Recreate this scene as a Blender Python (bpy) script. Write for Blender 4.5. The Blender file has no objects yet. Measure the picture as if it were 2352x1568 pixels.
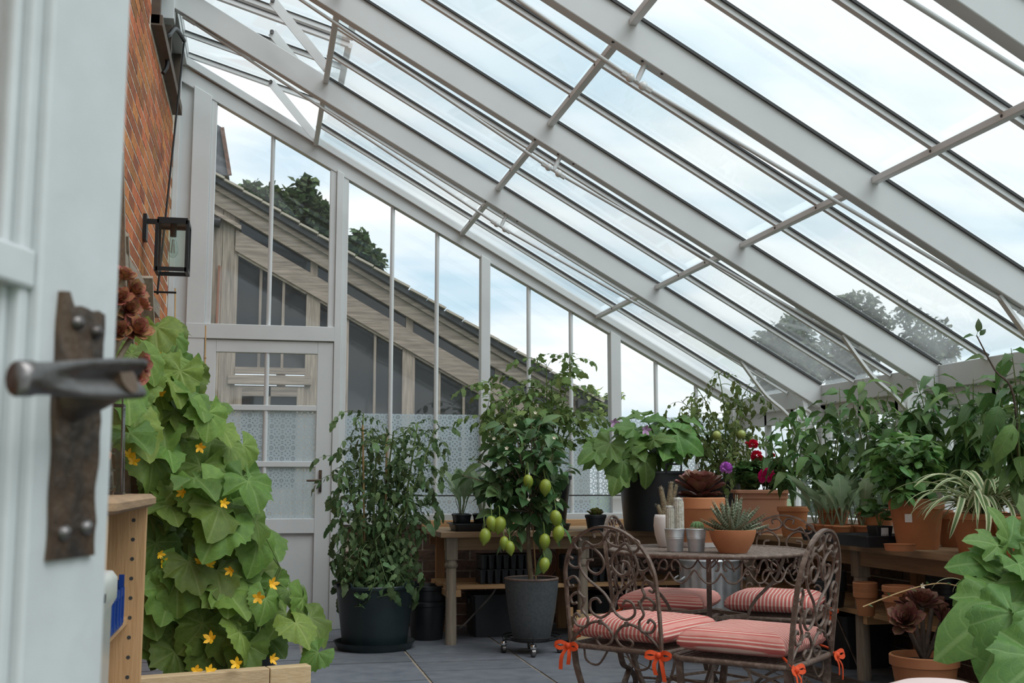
import bpy, bmesh, math, random
from mathutils import Vector, Matrix, noise
R = math.radians; PI = math.pi
V = Vector
S = bpy.context.scene
C = S.collection
# ---------------------------------------------------------------- camera
FPX, CAMH = 2600.0, 1.0
PITCH = math.atan(322/FPX); YAW = math.atan(575/math.hypot(FPX, 322))
cam_d = bpy.data.cameras.new('camera'); cam = bpy.data.objects.new('camera', cam_d); C.objects.link(cam)
cam.location = (0, 0, CAMH); cam.rotation_euler = (PI/2+PITCH, 0, -YAW)
cam_d.sensor_width = 36; cam_d.lens = FPX/2352*36; cam_d.clip_start = .02; cam_d.clip_end = 500
cam_d.dof.use_dof = True; cam_d.dof.focus_distance = 5.6; cam_d.dof.aperture_fstop = 9
S.camera = cam
S.view_settings.view_transform = 'Standard'; S.view_settings.look = 'None'
S.view_settings.exposure = 0.30; S.view_settings.gamma = 1; S.view_settings.use_curve_mapping = False
# ---------------------------------------------------------------- world: overcast sky
W = bpy.data.worlds.new('sky'); S.world = W; W.use_nodes = True
nt = W.node_tree; nt.nodes.clear()
def nd(nt, t, **k):
    n = nt.nodes.new(t)
    for a, b in k.items(): setattr(n, a, b)
    return n
def mth(nt, op, a, b=None, c=None, clamp=False):
    n = nd(nt, 'ShaderNodeMath', operation=op, use_clamp=clamp)
    for i, s in enumerate((a, b, c)):
        if s is None: continue
        if isinstance(s, (int, float)): n.inputs[i].default_value = s
        else: nt.links.new(s, n.inputs[i])
    return n.outputs[0]
def mixc(nt, f, a, b):
    n = nd(nt, 'ShaderNodeMix', data_type='RGBA')
    for i, s in ((0, f), (6, a), (7, b)):
        if hasattr(s, 'is_linked'): nt.links.new(s, n.inputs[i])
        elif i == 0: n.inputs[0].default_value = s
        else: n.inputs[i].default_value = (*s[:3], 1)
    return n.outputs[2]
def mapr(nt, v, a, b, c=0, d=1):
    n = nd(nt, 'ShaderNodeMapRange'); n.clamp = True
    nt.links.new(v, n.inputs[0])
    for i, q in enumerate((a, b, c, d)): n.inputs[i+1].default_value = q
    return n.outputs[0]
tc = nd(nt, 'ShaderNodeTexCoord'); sp = nd(nt, 'ShaderNodeSeparateXYZ'); nt.links.new(tc.outputs['Generated'], sp.inputs[0])
zz = mth(nt, 'ADD', mth(nt, 'ABSOLUTE', sp.outputs[2]), .22)
cb = nd(nt, 'ShaderNodeCombineXYZ')
nt.links.new(mth(nt, 'DIVIDE', sp.outputs[0], zz), cb.inputs[0]); nt.links.new(mth(nt, 'DIVIDE', sp.outputs[1], zz), cb.inputs[1])
mp = nd(nt, 'ShaderNodeMapping'); nt.links.new(cb.outputs[0], mp.inputs[0])
mp.inputs['Scale'].default_value = (.8, 1.5, 1); mp.inputs['Rotation'].default_value = (0, 0, .5); mp.inputs['Location'].default_value = (1.3, .25, 0)
n1 = nd(nt, 'ShaderNodeTexNoise'); nt.links.new(mp.outputs[0], n1.inputs[0]); n1.inputs['Scale'].default_value = 1.5; n1.inputs['Detail'].default_value = 6; n1.inputs['Roughness'].default_value = .48
cl = mapr(nt, n1.outputs[0], .33, .56)
blue = (.50, .68, .80); white = (.93, .965, .98)
col = mixc(nt, cl, blue, white)
low = mapr(nt, sp.outputs[2], -.02, .16)
col = mixc(nt, low, (.80, .87, .91), col)
bg = nd(nt, 'ShaderNodeBackground'); nt.links.new(col, bg.inputs[0]); bg.inputs[1].default_value = 1.0
nt.links.new(bg.outputs[0], nd(nt, 'ShaderNodeOutputWorld').inputs[0])
# soft bright patch of the overcast sky: the veiled sun
sun_d = bpy.data.lights.new('veiled_sun', 'SUN'); sun_d.energy = 2.6; sun_d.angle = R(50); sun_d.color = (.97, .985, 1)
sun = bpy.data.objects.new('veiled_sun', sun_d); C.objects.link(sun); sun.rotation_euler = (R(32), R(14), R(20))
# ---------------------------------------------------------------- helpers
class MB:
    def __init__(s): s.v = []; s.f = []; s.uv = []; s.has = False
    def add(s, vs, fs, uv=None):
        o = len(s.v); s.v += [tuple(q) for q in vs]; s.f += [tuple(i+o for i in f) for f in fs]
        if uv: s.uv += list(uv); s.has = True
        else: s.uv += [(0, 0)]*len(vs)
        return s
    def box(s, x0, x1, y0, y1, z0, z1, M=None):
        vs = [V((x, y, z)) for z in (z0, z1) for y in (y0, y1) for x in (x0, x1)]
        if M: vs = [M @ q for q in vs]
        return s.add(vs, [(0,2,3,1),(4,5,7,6),(0,1,5,4),(2,6,7,3),(0,4,6,2),(1,3,7,5)])
    def beam(s, p, q, w, h, up=(0,0,1), taper=1):
        p = V(p); q = V(q); d = (q-p).normalized(); up = V(up)
        if abs(d.dot(up)) > .98: up = V((0,1,0))
        a = d.cross(up).normalized(); b = a.cross(d)
        vs = [c + a*(w/2*i*k) + b*(h/2*j*k) for c, k in ((p,1),(q,taper)) for i, j in ((-1,-1),(1,-1),(1,1),(-1,1))]
        return s.add(vs, [(3,2,1,0),(4,5,6,7),(0,1,5,4),(1,2,6,5),(2,3,7,6),(3,0,4,7)])
    def tube(s, pts, r, n=7, closed=False, flat=None, cap=True):
        pts = [V(p) for p in pts]; m = len(pts); rs = r if isinstance(r, (list, tuple)) else [r]*m
        vs = []; prev = None
        for i, p in enumerate(pts):
            if closed: t = pts[(i+1) % m]-pts[i-1]
            else: t = pts[min(i+1, m-1)]-pts[max(i-1, 0)]
            t = t.normalized() if t.length > 1e-9 else V((0,0,1))
            if flat is not None: a = V(flat)-t*t.dot(V(flat))
            elif prev is None: a = t.orthogonal()
            else: a = prev-t*t.dot(prev)
            a = a.normalized() if a.length > 1e-6 else t.orthogonal().normalized()
            prev = a; b = t.cross(a)
            for k in range(n):
                g = 2*PI*k/n; vs.append(p+(a*math.cos(g)+b*math.sin(g))*rs[i])
        fs = []
        for i in range(m if closed else m-1):
            j = (i+1) % m
            for k in range(n): fs.append((i*n+k, i*n+(k+1) % n, j*n+(k+1) % n, j*n+k))
        if cap and not closed: fs += [tuple(range(n-1, -1, -1)), tuple((m-1)*n+k for k in range(n))]
        return s.add(vs, fs)
    def strap(s, pts, w, t, nrm=(0,1,0)):
        # flat bar swept along pts; wide along nrm
        pts = [V(p) for p in pts]; m = len(pts); vs = []; N = V(nrm).normalized()
        for i, p in enumerate(pts):
            d = (pts[min(i+1, m-1)]-pts[max(i-1, 0)]).normalized(); a = d.cross(N).normalized()
            for x, y in ((-1,-1),(1,-1),(1,1),(-1,1)): vs.append(p+N*(w/2*x)+a*(t/2*y))
        fs = [(i*4+k, i*4+(k+1) % 4, i*4+4+(k+1) % 4, i*4+4+k) for i in range(m-1) for k in range(4)]
        fs += [(3,2,1,0), tuple((m-1)*4+k for k in range(4))]
        return s.add(vs, fs)
    def lathe(s, prof, n=28, c=(0,0,0), a0=0, a1=2*PI):
        c = V(c); vs = []; full = abs(a1-a0-2*PI) < 1e-6; cols = n if full else n+1
        for k in range(cols):
            g = a0+(a1-a0)*k/n
            for r, z in prof: vs.append(c+V((r*math.cos(g), r*math.sin(g), z)))
        m = len(prof); fs = []
        for k in range(n):
            j = (k+1) % cols
            for i in range(m-1):
                fs.append((k*m+i, j*m+i, j*m+i+1, k*m+i+1))
        return s.add(vs, fs)
    def ball(s, c, r, n=10, m=7, sc=(1,1,1)):
        c = V(c); vs = [c+V((0,0,-r*sc[2]))]
        for i in range(1, m):
            f = PI*i/m-PI/2
            for k in range(n):
                g = 2*PI*k/n; vs.append(c+V((r*sc[0]*math.cos(f)*math.cos(g), r*sc[1]*math.cos(f)*math.sin(g), r*sc[2]*math.sin(f))))
        vs.append(c+V((0,0,r*sc[2]))); L = len(vs)-1
        fs = [(0, 1+(k+1) % n, 1+k) for k in range(n)]
        for i in range(m-2):
            for k in range(n):
                a = 1+i*n; fs.append((a+k, a+(k+1) % n, a+n+(k+1) % n, a+n+k))
        a = 1+(m-2)*n; fs += [(a+k, a+(k+1) % n, L) for k in range(n)]
        return s.add(vs, fs)
    def poly(s, pts, n, t):
        # flat polygon pts (3D) extruded by vector n*t
        pts = [V(p) for p in pts]; k = len(pts); e = V(n)*t
        vs = pts+[p+e for p in pts]
        return s.add(vs, [tuple(range(k-1, -1, -1)), tuple(range(k, 2*k))]+[(i, (i+1) % k, k+(i+1) % k, k+i) for i in range(k)])
    def mesh(s, name, mat, smooth=None):
        me = bpy.data.meshes.new(name); me.from_pydata(s.v, [], s.f)
        if s.has:
            l = me.uv_layers.new(name='uv'); idx = [0]*len(me.loops); me.loops.foreach_get('vertex_index', idx)
            l.data.foreach_set('uv', [c for i in idx for c in s.uv[i]])
        if smooth:
            me.shade_smooth()
            if smooth < 170: me.set_sharp_from_angle(angle=R(smooth))
        if mat: me.materials.append(MT[mat] if isinstance(mat, str) else mat)
        me.update(); return me
    def build(s, name, mat, parent=None, smooth=None, bev=0):
        # geometry was given in world coordinates: shift it to the parent's origin
        off = ORG.get(parent.name, V((0,0,0))) if parent else V((0,0,0))
        if off.length: s.v = [(a-off.x, b-off.y, c-off.z) for a, b, c in s.v]
        o = bpy.data.objects.new(name, s.mesh(name, mat, smooth)); C.objects.link(o)
        if parent: o.parent = parent; ORG[o.name] = off
        if bev:
            m = o.modifiers.new('bevel', 'BEVEL'); m.width = bev; m.segments = 2; m.limit_method = 'ANGLE'
        return o
ORG = {}
def root(name, loc, label, cat, group=None, kind=None, rz=0):
    o = bpy.data.objects.new(name, None); C.objects.link(o); o.location = loc; o.empty_display_size = .05
    o.rotation_euler = (0, 0, rz)
    ORG[o.name] = V(loc); return tag(o, label, cat, group, kind)
def tag(o, label=None, cat=None, group=None, kind=None):
    if label: o['label'] = label
    if cat: o['category'] = cat
    if group: o['group'] = group
    if kind: o['kind'] = kind
    return o
def stuff(o): o['kind'] = 'stuff'; return o
def inst(name, me, parent, M):
    # an object sharing mesh me, placed by world matrix M under an unrotated parent
    o = bpy.data.objects.new(name, me); C.objects.link(o)
    off = ORG.get(parent.name, V((0,0,0))); o.parent = parent
    o.matrix_basis = Matrix.Translation(-off) @ M; ORG[o.name] = V((0,0,0)); return o
def copy_tree(o, parent=None):
    c = o.copy(); C.objects.link(c); c.parent = parent
    ORG[c.name] = ORG.get(o.name, V((0,0,0)))
    for ch in list(o.children): copy_tree(ch, c)
    return c
def frame(p, d, up=(0,0,1), s=1.0, roll=0):
    # local +Y along d, local +Z towards up
    d = V(d).normalized(); u = V(up)
    x = d.cross(u)
    if x.length < 1e-4: x = d.orthogonal()
    x.normalize(); z = x.cross(d)
    M = Matrix((x, d, z)).transposed().to_4x4()
    return Matrix.Translation(V(p)) @ M @ Matrix.Rotation(roll, 4, 'Y') @ Matrix.Diagonal((s, s, s, 1) if isinstance(s, (int, float)) else (*s, 1))
def cr(pts, n=6, closed=False):
    # Catmull-Rom through points
    pts = [V(p) for p in pts]; m = len(pts); out = []
    for i in range(m if closed else m-1):
        if closed: a, b, c, d = pts[i-1], pts[i], pts[(i+1) % m], pts[(i+2) % m]
        else: a, b, c, d = pts[max(i-1, 0)], pts[i], pts[i+1], pts[min(i+2, m-1)]
        for k in range(n):
            t = k/n; out.append(.5*((2*b)+(c-a)*t+(2*a-5*b+4*c-d)*t*t+(3*b-a-3*c+d)*t**3))
    if not closed: out.append(pts[-1])
    return out
SY, CYW = math.sin(YAW), math.cos(YAW)
def gp(px, d, z=0):
    # plan point that lies d metres in front of the viewpoint, in the direction of photo column px
    lat = (px-1176)/FPX*d; return V((lat*CYW+d*SY, -lat*SY+d*CYW, z))
def hz(py, d):
    return CAMH+(1106-py)*d/FPX
rnd = random.Random(7)
# ---------------------------------------------------------------- materials
MT = {}
def newmat(name):
    m = bpy.data.materials.new(name); m.use_nodes = True; nt = m.node_tree; nt.nodes.clear()
    out = nd(nt, 'ShaderNodeOutputMaterial'); p = nd(nt, 'ShaderNodeBsdfPrincipled'); nt.links.new(p.outputs[0], out.inputs[0])
    MT[name] = m; return m, nt, p, out
def coords(nt, sc=(1,1,1), kind='Object'):
    t = nd(nt, 'ShaderNodeTexCoord'); m = nd(nt, 'ShaderNodeMapping'); nt.links.new(t.outputs[kind], m.inputs[0]); m.inputs['Scale'].default_value = sc
    return m.outputs[0]
def noi(nt, vec, scale, det=4, rough=.55):
    n = nd(nt, 'ShaderNodeTexNoise'); nt.links.new(vec, n.inputs[0]); n.inputs['Scale'].default_value = scale; n.inputs['Detail'].default_value = det; n.inputs['Roughness'].default_value = rough
    return n.outputs[0]
def bump(nt, p, h, strength, dist=.01):
    b = nd(nt, 'ShaderNodeBump'); nt.links.new(h, b.inputs['Height']); b.inputs['Strength'].default_value = strength; b.inputs['Distance'].default_value = dist
    nt.links.new(b.outputs[0], p.inputs['Normal'])
def pm(name, c1, c2=None, scale=8, rough=.5, bmp=0, metal=0, sc=(1,1,1), lo=.35, hi=.65, det=4, objrand=0, spec=.5, bd=.01):
    m, nt, p, out = newmat(name)
    p.inputs['Roughness'].default_value = rough; p.inputs['Metallic'].default_value = metal; p.inputs['Specular IOR Level'].default_value = spec
    c2 = c2 or tuple(x*.9 for x in c1)
    v = coords(nt, sc); n = noi(nt, v, scale, det)
    col = mixc(nt, mapr(nt, n, lo, hi), c1, c2)
    if objrand:
        oi = nd(nt, 'ShaderNodeObjectInfo'); ge = nd(nt, 'ShaderNodeNewGeometry')
        r = mth(nt, 'FRACT', mth(nt, 'ADD', oi.outputs['Random'], ge.outputs['Random Per Island']))
        h = nd(nt, 'ShaderNodeHueSaturation'); nt.links.new(col, h.inputs['Color'])
        nt.links.new(mapr(nt, r, 0, 1, 1-objrand, 1+objrand*.7), h.inputs['Value'])
        nt.links.new(mapr(nt, mth(nt, 'FRACT', mth(nt, 'MULTIPLY', r, 7.31)), 0, 1, .5-.03*objrand, .5+.03*objrand), h.inputs['Hue'])
        col = h.outputs[0]
    nt.links.new(col, p.inputs['Base Color'])
    if bmp: bump(nt, p, noi(nt, v, scale*2, det), bmp, bd)
    return m
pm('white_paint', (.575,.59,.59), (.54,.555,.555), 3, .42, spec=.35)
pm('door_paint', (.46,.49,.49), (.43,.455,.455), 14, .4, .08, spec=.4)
pm('alu_white', (.66,.675,.675), (.62,.63,.63), 5, .38)
pm('gasket', (.035,.035,.035), None, 5, .6)
pm('mortar', (.68,.60,.50), (.54,.47,.39), 30, .95, .5)
pm('brick', (.52,.17,.045), (.36,.11,.04), 22, .9, .6, objrand=.42)
pm('brick_dark', (.17,.098,.07), (.10,.066,.052), 22, .9, .6, objrand=.35)
pm('slate', (.165,.175,.195), (.115,.123,.145), 5, .5, .35, objrand=.22, det=8)
pm('grout', (.36,.29,.22), (.24,.20,.155), 20, .95, .5)
pm('soil', (.045,.032,.024), (.02,.015,.012), 60, .95, .9)
pm('black_plastic', (.012,.014,.016), (.018,.02,.023), 6, .38)
pm('tub_green', (.010,.020,.022), (.016,.028,.030), 5, .42)
pm('terracotta', (.46,.185,.075), (.39,.15,.06), 7, .72, .12, objrand=.1)
pm('terracotta_pale', (.44,.215,.125), (.40,.19,.11), 6, .6, .05)
pm('iron_rust_glint', (.105,.068,.05), (.22,.165,.13), 45, .55, .3, lo=.5, hi=.75)  # rusty brown iron; the paler flecks are highlights painted into the colour
pm('iron_lit', (.27,.215,.18), (.17,.125,.10), 45, .5, .3)  # paler copy of the iron: light caught on lattice wires, put into the colour
pm('black_iron', (.012,.012,.013), None, 5, .45, metal=.3)
pm('antique_brass', (.13,.085,.055), (.05,.042,.038), 22, .45, .35, metal=.75, lo=.4, hi=.62)
pm('worn_steel', (.20,.19,.185), (.07,.062,.058), 14, .34, .2, metal=.9)
pm('galvanised', (.56,.57,.58), (.42,.43,.44), 18, .42, 0, metal=.65)
pm('chrome', (.7,.7,.7), None, 5, .15, metal=1)
pm('white_ceramic', (.66,.62,.60), None, 5, .35)
pm('sink_ceramic', (.68,.68,.66), (.60,.60,.58), 6, .22)
pm('pot_glaze', (.075,.082,.085), (.045,.052,.058), 70, .5, .15, lo=.3, hi=.7)
pm('pot_rim', (.16,.10,.075), (.09,.06,.05), 50, .6)
pm('orange_ribbon', (.75,.085,.012), (.62,.06,.01), 20, .7)
pm('blue_plastic', (.008,.045,.24), None, 6, .35)
pm('label_white', (.75,.74,.73), None, 5, .6)
pm('print_black', (.03,.03,.03), None, 5, .6)
pm('bamboo', (.46,.29,.12), (.36,.22,.09), 12, .6, sc=(1,1,.2))
pm('green_stem', (.15,.22,.055), (.11,.17,.045), 14, .55)
pm('woody_stem', (.22,.17,.10), (.14,.11,.07), 30, .8, .4)
pm('dark_stem', (.10,.065,.045), (.06,.045,.035), 30, .8, .4)
pm('lemon_green', (.30,.345,.04), (.21,.28,.032), 5, .42, .25)
pm('tomato_fruit', (.30,.34,.09), (.26,.31,.08), 5, .35)
pm('yellow_petal', (.80,.47,.01), (.72,.38,.01), 8, .6)
pm('red_petal', (.74,.012,.05), (.62,.01,.07), 10, .6)
pm('magenta_petal', (.82,.015,.27), (.72,.01,.22), 10, .6)
pm('violet_petal', (.70,.27,.78), (.62,.22,.70), 10, .6)
pm('lilac_petal', (.50,.30,.50), None, 10, .6)
pm('cream_petal', (.62,.56,.42), None, 10, .6)
pm('slate_roof', (.10,.105,.115), (.07,.072,.08), 8, .8, .3, objrand=.3)
pm('grass', (.10,.15,.045), (.07,.11,.035), 3, .95)
pm('render_wall', (.40,.36,.30), (.34,.30,.25), 3, .9)
pm('cactus_fuzz', (.52,.50,.44), (.44,.42,.34), 40, .95, .6)
pm('cactus_green', (.10,.19,.06), (.07,.14,.045), 20, .7)
pm('cactus_brown', (.26,.20,.12), (.17,.14,.09), 60, .95, .8)
pm('gravel', (.30,.24,.18), (.20,.16,.12), 90, .95, .9)
pm('brown_frame', (.11,.078,.055), (.075,.055,.04), 12, .7)
pm('hose', (.22,.09,.05), None, 5, .5)
pm('pink_cloth', (.72,.58,.55), (.66,.52,.49), 6, .8)
def wood(name, c1, c2, axis, rough=.7, scale=5, objrand=.12, str_=14):
    sc = [str_]*3; sc['xyz'.index(axis)] = 1.0
    m = pm(name, c1, c2, scale, rough, .25, sc=tuple(sc), objrand=objrand, det=6, lo=.3, hi=.7); return m
for a in 'xyz':
    wood('house_wood_'+a, (.33,.275,.22), (.14,.115,.09), a, scale=3.2, objrand=.2)
    wood('old_wood_'+a, (.34,.275,.205), (.205,.165,.125), a)
    wood('pine_'+a, (.50,.30,.145), (.40,.225,.10), a)
    wood('pale_'+a, (.58,.43,.25), (.50,.35,.19), a)
    wood('bench_'+a, (.37,.235,.125), (.25,.16,.09), a)
# glass: transparent with a facing-dependent sheen and a thin film of dirt
def glass(name, dirt, tint=(.97,.99,.99), sheen=.75):
    m, nt, p, out = newmat(name); nt.nodes.remove(p)
    tr = nd(nt, 'ShaderNodeBsdfTransparent'); tr.inputs[0].default_value = (*tint, 1)
    gl = nd(nt, 'ShaderNodeBsdfGlossy'); gl.inputs['Roughness'].default_value = .03
    tl = nd(nt, 'ShaderNodeBsdfTranslucent'); tl.inputs[0].default_value = (.9,.93,.93,1)
    lw = nd(nt, 'ShaderNodeLayerWeight'); lw.inputs[0].default_value = .5
    f = mth(nt, 'ADD', mth(nt, 'MULTIPLY', mth(nt, 'POWER', lw.outputs['Facing'], 4.0), sheen), .035)
    d = mapr(nt, noi(nt, coords(nt, (1,1,1)), 2.2, 3), .3, .7, dirt*.6, dirt*1.3)
    m1 = nd(nt, 'ShaderNodeMixShader'); nt.links.new(d, m1.inputs[0]); nt.links.new(tr.outputs[0], m1.inputs[1]); nt.links.new(tl.outputs[0], m1.inputs[2])
    m2 = nd(nt, 'ShaderNodeMixShader'); nt.links.new(f, m2.inputs[0]); nt.links.new(m1.outputs[0], m2.inputs[1]); nt.links.new(gl.outputs[0], m2.inputs[2])
    nt.links.new(m2.outputs[0], out.inputs[0]); return m
glass('roof_glass', .045)
glass('wall_glass', .012, (.985,.99,.99))
glass('clear_glass', .01, (.93,.97,.95), .9)
m, nt, p, out = newmat('dark_glass')   # windows of the timber house: dim inside, mirror-like
p.inputs['Base Color'].default_value = (.022,.024,.026,1); p.inputs['Roughness'].default_value = .04; p.inputs['Specular IOR Level'].default_value = .5
# patterned window film
m, nt, p, out = newmat('film'); nt.nodes.remove(p)
t = nd(nt, 'ShaderNodeTexCoord'); s3 = nd(nt, 'ShaderNodeSeparateXYZ'); nt.links.new(t.outputs['Object'], s3.inputs[0])
K = 13.4
u = mth(nt, 'SUBTRACT', mth(nt, 'FRACT', mth(nt, 'MULTIPLY', s3.outputs[0], K)), .5)
v = mth(nt, 'SUBTRACT', mth(nt, 'FRACT', mth(nt, 'MULTIPLY', s3.outputs[2], K)), .5)
r = mth(nt, 'SQRT', mth(nt, 'ADD', mth(nt, 'MULTIPLY', u, u), mth(nt, 'MULTIPLY', v, v)))
a = mth(nt, 'ARCTAN2', v, u); c8 = mth(nt, 'COSINE', mth(nt, 'MULTIPLY', a, 8.0))
pet = mth(nt, 'LESS_THAN', r, mth(nt, 'MULTIPLY', mth(nt, 'ADD', mth(nt, 'MULTIPLY', c8, .45), .55), .235))
pet = mth(nt, 'MULTIPLY', pet, mth(nt, 'GREATER_THAN', r, .07))
au, av = mth(nt, 'ABSOLUTE', u), mth(nt, 'ABSOLUTE', v)
oc = mth(nt, 'MAXIMUM', mth(nt, 'MAXIMUM', au, av), mth(nt, 'DIVIDE', mth(nt, 'ADD', au, av), 1.414))
ring = mth(nt, 'MULTIPLY', mth(nt, 'GREATER_THAN', oc, .395), mth(nt, 'LESS_THAN', oc, .45))
ring = mth(nt, 'MULTIPLY', ring, mth(nt, 'GREATER_THAN', c8, -.25))
dot = mth(nt, 'MULTIPLY', mth(nt, 'GREATER_THAN', mth(nt, 'ADD', au, av), .93), 1.0)
clr = mth(nt, 'MAXIMUM', mth(nt, 'MAXIMUM', pet, ring), dot)
tr = nd(nt, 'ShaderNodeBsdfTransparent'); tl = nd(nt, 'ShaderNodeBsdfTranslucent'); df = nd(nt, 'ShaderNodeBsdfDiffuse')
tl.inputs[0].default_value = (.74,.81,.86,1); df.inputs[0].default_value = (.58,.65,.70,1)
ma = nd(nt, 'ShaderNodeMixShader'); ma.inputs[0].default_value = .45; nt.links.new(tl.outputs[0], ma.inputs[1]); nt.links.new(df.outputs[0], ma.inputs[2])
mb_ = nd(nt, 'ShaderNodeMixShader'); nt.links.new(mth(nt, 'SUBTRACT', .68, mth(nt, 'MULTIPLY', clr, .66)), mb_.inputs[0])
nt.links.new(tr.outputs[0], mb_.inputs[1]); nt.links.new(ma.outputs[0], mb_.inputs[2]); nt.links.new(mb_.outputs[0], out.inputs[0])
# leaves: uv.x = signed distance from the nearest rib, uv.y = along the leaf
def leafmat(name, c1, c2, vein, rough=.5, trans=.28, side=9, edge=None, rand=.25, veinw=.10, vs=.5, band=None):
    m, nt, p, out = newmat(name)
    t = nd(nt, 'ShaderNodeTexCoord'); s3 = nd(nt, 'ShaderNodeSeparateXYZ'); nt.links.new(t.outputs['UV'], s3.inputs[0])
    au = mth(nt, 'ABSOLUTE', s3.outputs[0]); vv = s3.outputs[1]
    oi = nd(nt, 'ShaderNodeObjectInfo')
    ge = nd(nt, 'ShaderNodeNewGeometry'); rr = mth(nt, 'FRACT', mth(nt, 'ADD', oi.outputs['Random'], ge.outputs['Random Per Island']))
    col = mixc(nt, mapr(nt, noi(nt, coords(nt, (1,1,1)), 9, 3), .3, .7), c1, c2)
    mid = mapr(nt, au, veinw*.35, veinw, 1, 0)
    sv = mth(nt, 'FRACT', mth(nt, 'MULTIPLY', mth(nt, 'SUBTRACT', vv, mth(nt, 'MULTIPLY', au, .28)), float(side)))
    svm = mth(nt, 'MULTIPLY', mapr(nt, mth(nt, 'ABSOLUTE', mth(nt, 'SUBTRACT', sv, .5)), .0, .10, 1, 0), .45)
    vm = mth(nt, 'MULTIPLY', mth(nt, 'MAXIMUM', mid, svm), vs)
    col = mixc(nt, vm, col, vein)
    if edge: col = mixc(nt, mapr(nt, au, edge[1], edge[1]+.12), col, edge[0])
    if band:
        bn = mth(nt, 'SINE', mth(nt, 'ADD', mth(nt, 'MULTIPLY', vv, 70.0), mth(nt, 'MULTIPLY', noi(nt, coords(nt, (1,1,1)), 60, 2), 9.0)))
        col = mixc(nt, mapr(nt, bn, .1, .5), col, band)
    h = nd(nt, 'ShaderNodeHueSaturation'); nt.links.new(col, h.inputs['Color'])
    nt.links.new(mapr(nt, rr, 0, 1, 1-rand, 1+rand), h.inputs['Value'])
    nt.links.new(mapr(nt, mth(nt, 'FRACT', mth(nt, 'MULTIPLY', rr, 5.77)), 0, 1, .5-.05*rand*2, .5+.03*rand*2), h.inputs['Hue'])
    nt.links.new(h.outputs[0], p.inputs['Base Color']); p.inputs['Roughness'].default_value = rough; p.inputs['Specular IOR Level'].default_value = .35
    bump(nt, p, mth(nt, 'ADD', vm, mth(nt, 'MULTIPLY', noi(nt, coords(nt, (1,1,1)), 60, 2), .4)), .5, .004)
    tl = nd(nt, 'ShaderNodeBsdfTranslucent'); nt.links.new(h.outputs[0], tl.inputs[0])
    mx = nd(nt, 'ShaderNodeMixShader'); mx.inputs[0].default_value = trans
    nt.links.new(p.outputs[0], mx.inputs[1]); nt.links.new(tl.outputs[0], mx.inputs[2]); nt.links.new(mx.outputs[0], out.inputs[0]); return m
leafmat('leaf_cucumber', (.17,.275,.05), (.12,.215,.042), (.30,.40,.13), .55, .35, 7, rand=.28)
leafmat('leaf_tomato', (.105,.175,.065), (.075,.135,.052), (.13,.19,.08), .6, .25, rand=.35)
leafmat('leaf_tomato_light', (.135,.215,.055), (.10,.165,.045), (.2,.27,.1), .6, .3, rand=.3)
leafmat('leaf_tomato_yellow', (.17,.22,.06), (.11,.17,.05), (.25,.28,.1), .6, .3, rand=.3)
leafmat('leaf_lemon', (.085,.17,.055), (.06,.13,.048), (.16,.24,.09), .32, .2, rand=.4)
leafmat('leaf_pepper', (.105,.215,.055), (.075,.165,.045), (.15,.25,.09), .38, .28, rand=.35)
leafmat('leaf_basil', (.11,.235,.055), (.08,.185,.045), (.14,.27,.09), .35, .28, rand=.3)
leafmat('leaf_aubergine', (.125,.24,.05), (.09,.19,.045), (.24,.36,.13), .5, .32, 6, rand=.22)
leafmat('leaf_silver', (.30,.40,.24), (.23,.33,.18), (.42,.48,.33), .6, .35, rand=.2)
leafmat('leaf_spider', (.16,.26,.09), (.13,.22,.075), (.19,.29,.11), .45, .25, 1, edge=((.66,.68,.42), .42), rand=.15, vs=.1)
leafmat('leaf_geranium', (.10,.20,.055), (.07,.15,.045), (.15,.25,.09), .6, .25, rand=.3)
leafmat('leaf_aeonium', (.20,.078,.055), (.13,.05,.038), (.20,.15,.06), .38, .06, 1, edge=((.24,.09,.07), .78), rand=.25, veinw=.5, vs=.35)
leafmat('leaf_aeonium_red', (.40,.16,.085), (.28,.10,.06), (.33,.26,.08), .42, .08, 1, edge=((.42,.16,.10), .75), rand=.3, veinw=.5, vs=.4)
leafmat('leaf_succulent', (.20,.28,.06), (.15,.22,.05), (.25,.3,.1), .45, .1, 1, edge=((.24,.11,.06), .7), rand=.25, vs=.2)
leafmat('leaf_aloe', (.085,.12,.06), (.065,.095,.05), (.10,.13,.07), .5, .05, 1, edge=((.40,.40,.28), .78), rand=.15, vs=.1, band=(.36,.40,.29))
leafmat('leaf_tree', (.065,.105,.035), (.045,.08,.028), (.09,.13,.05), .6, .3, 5, rand=.35)
leafmat('leaf_poplar', (.12,.14,.085), (.09,.11,.065), (.14,.16,.1), .6, .3, 5, rand=.35)
# striped cushion cloth
m, nt, p, out = newmat('stripes')
t = nd(nt, 'ShaderNodeTexCoord'); s3 = nd(nt, 'ShaderNodeSeparateXYZ'); nt.links.new(t.outputs['Object'], s3.inputs[0])
ax_ = mth(nt, 'ABSOLUTE', s3.outputs[0])
w = mth(nt, 'FRACT', mth(nt, 'MULTIPLY', mth(nt, 'SUBTRACT', ax_, mth(nt, 'MULTIPLY', s3.outputs[2], mapr(nt, ax_, .172, .186))), 62.0))
st = mapr(nt, mth(nt, 'ABSOLUTE', mth(nt, 'SUBTRACT', w, .5)), .27, .33)
nt.links.new(mixc(nt, st, (.50,.115,.10), (.64,.46,.38)), p.inputs['Base Color']); p.inputs['Roughness'].default_value = .85
bump(nt, p, noi(nt, coords(nt, (1,1,1)), 14, 3), .35, .02)
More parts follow.
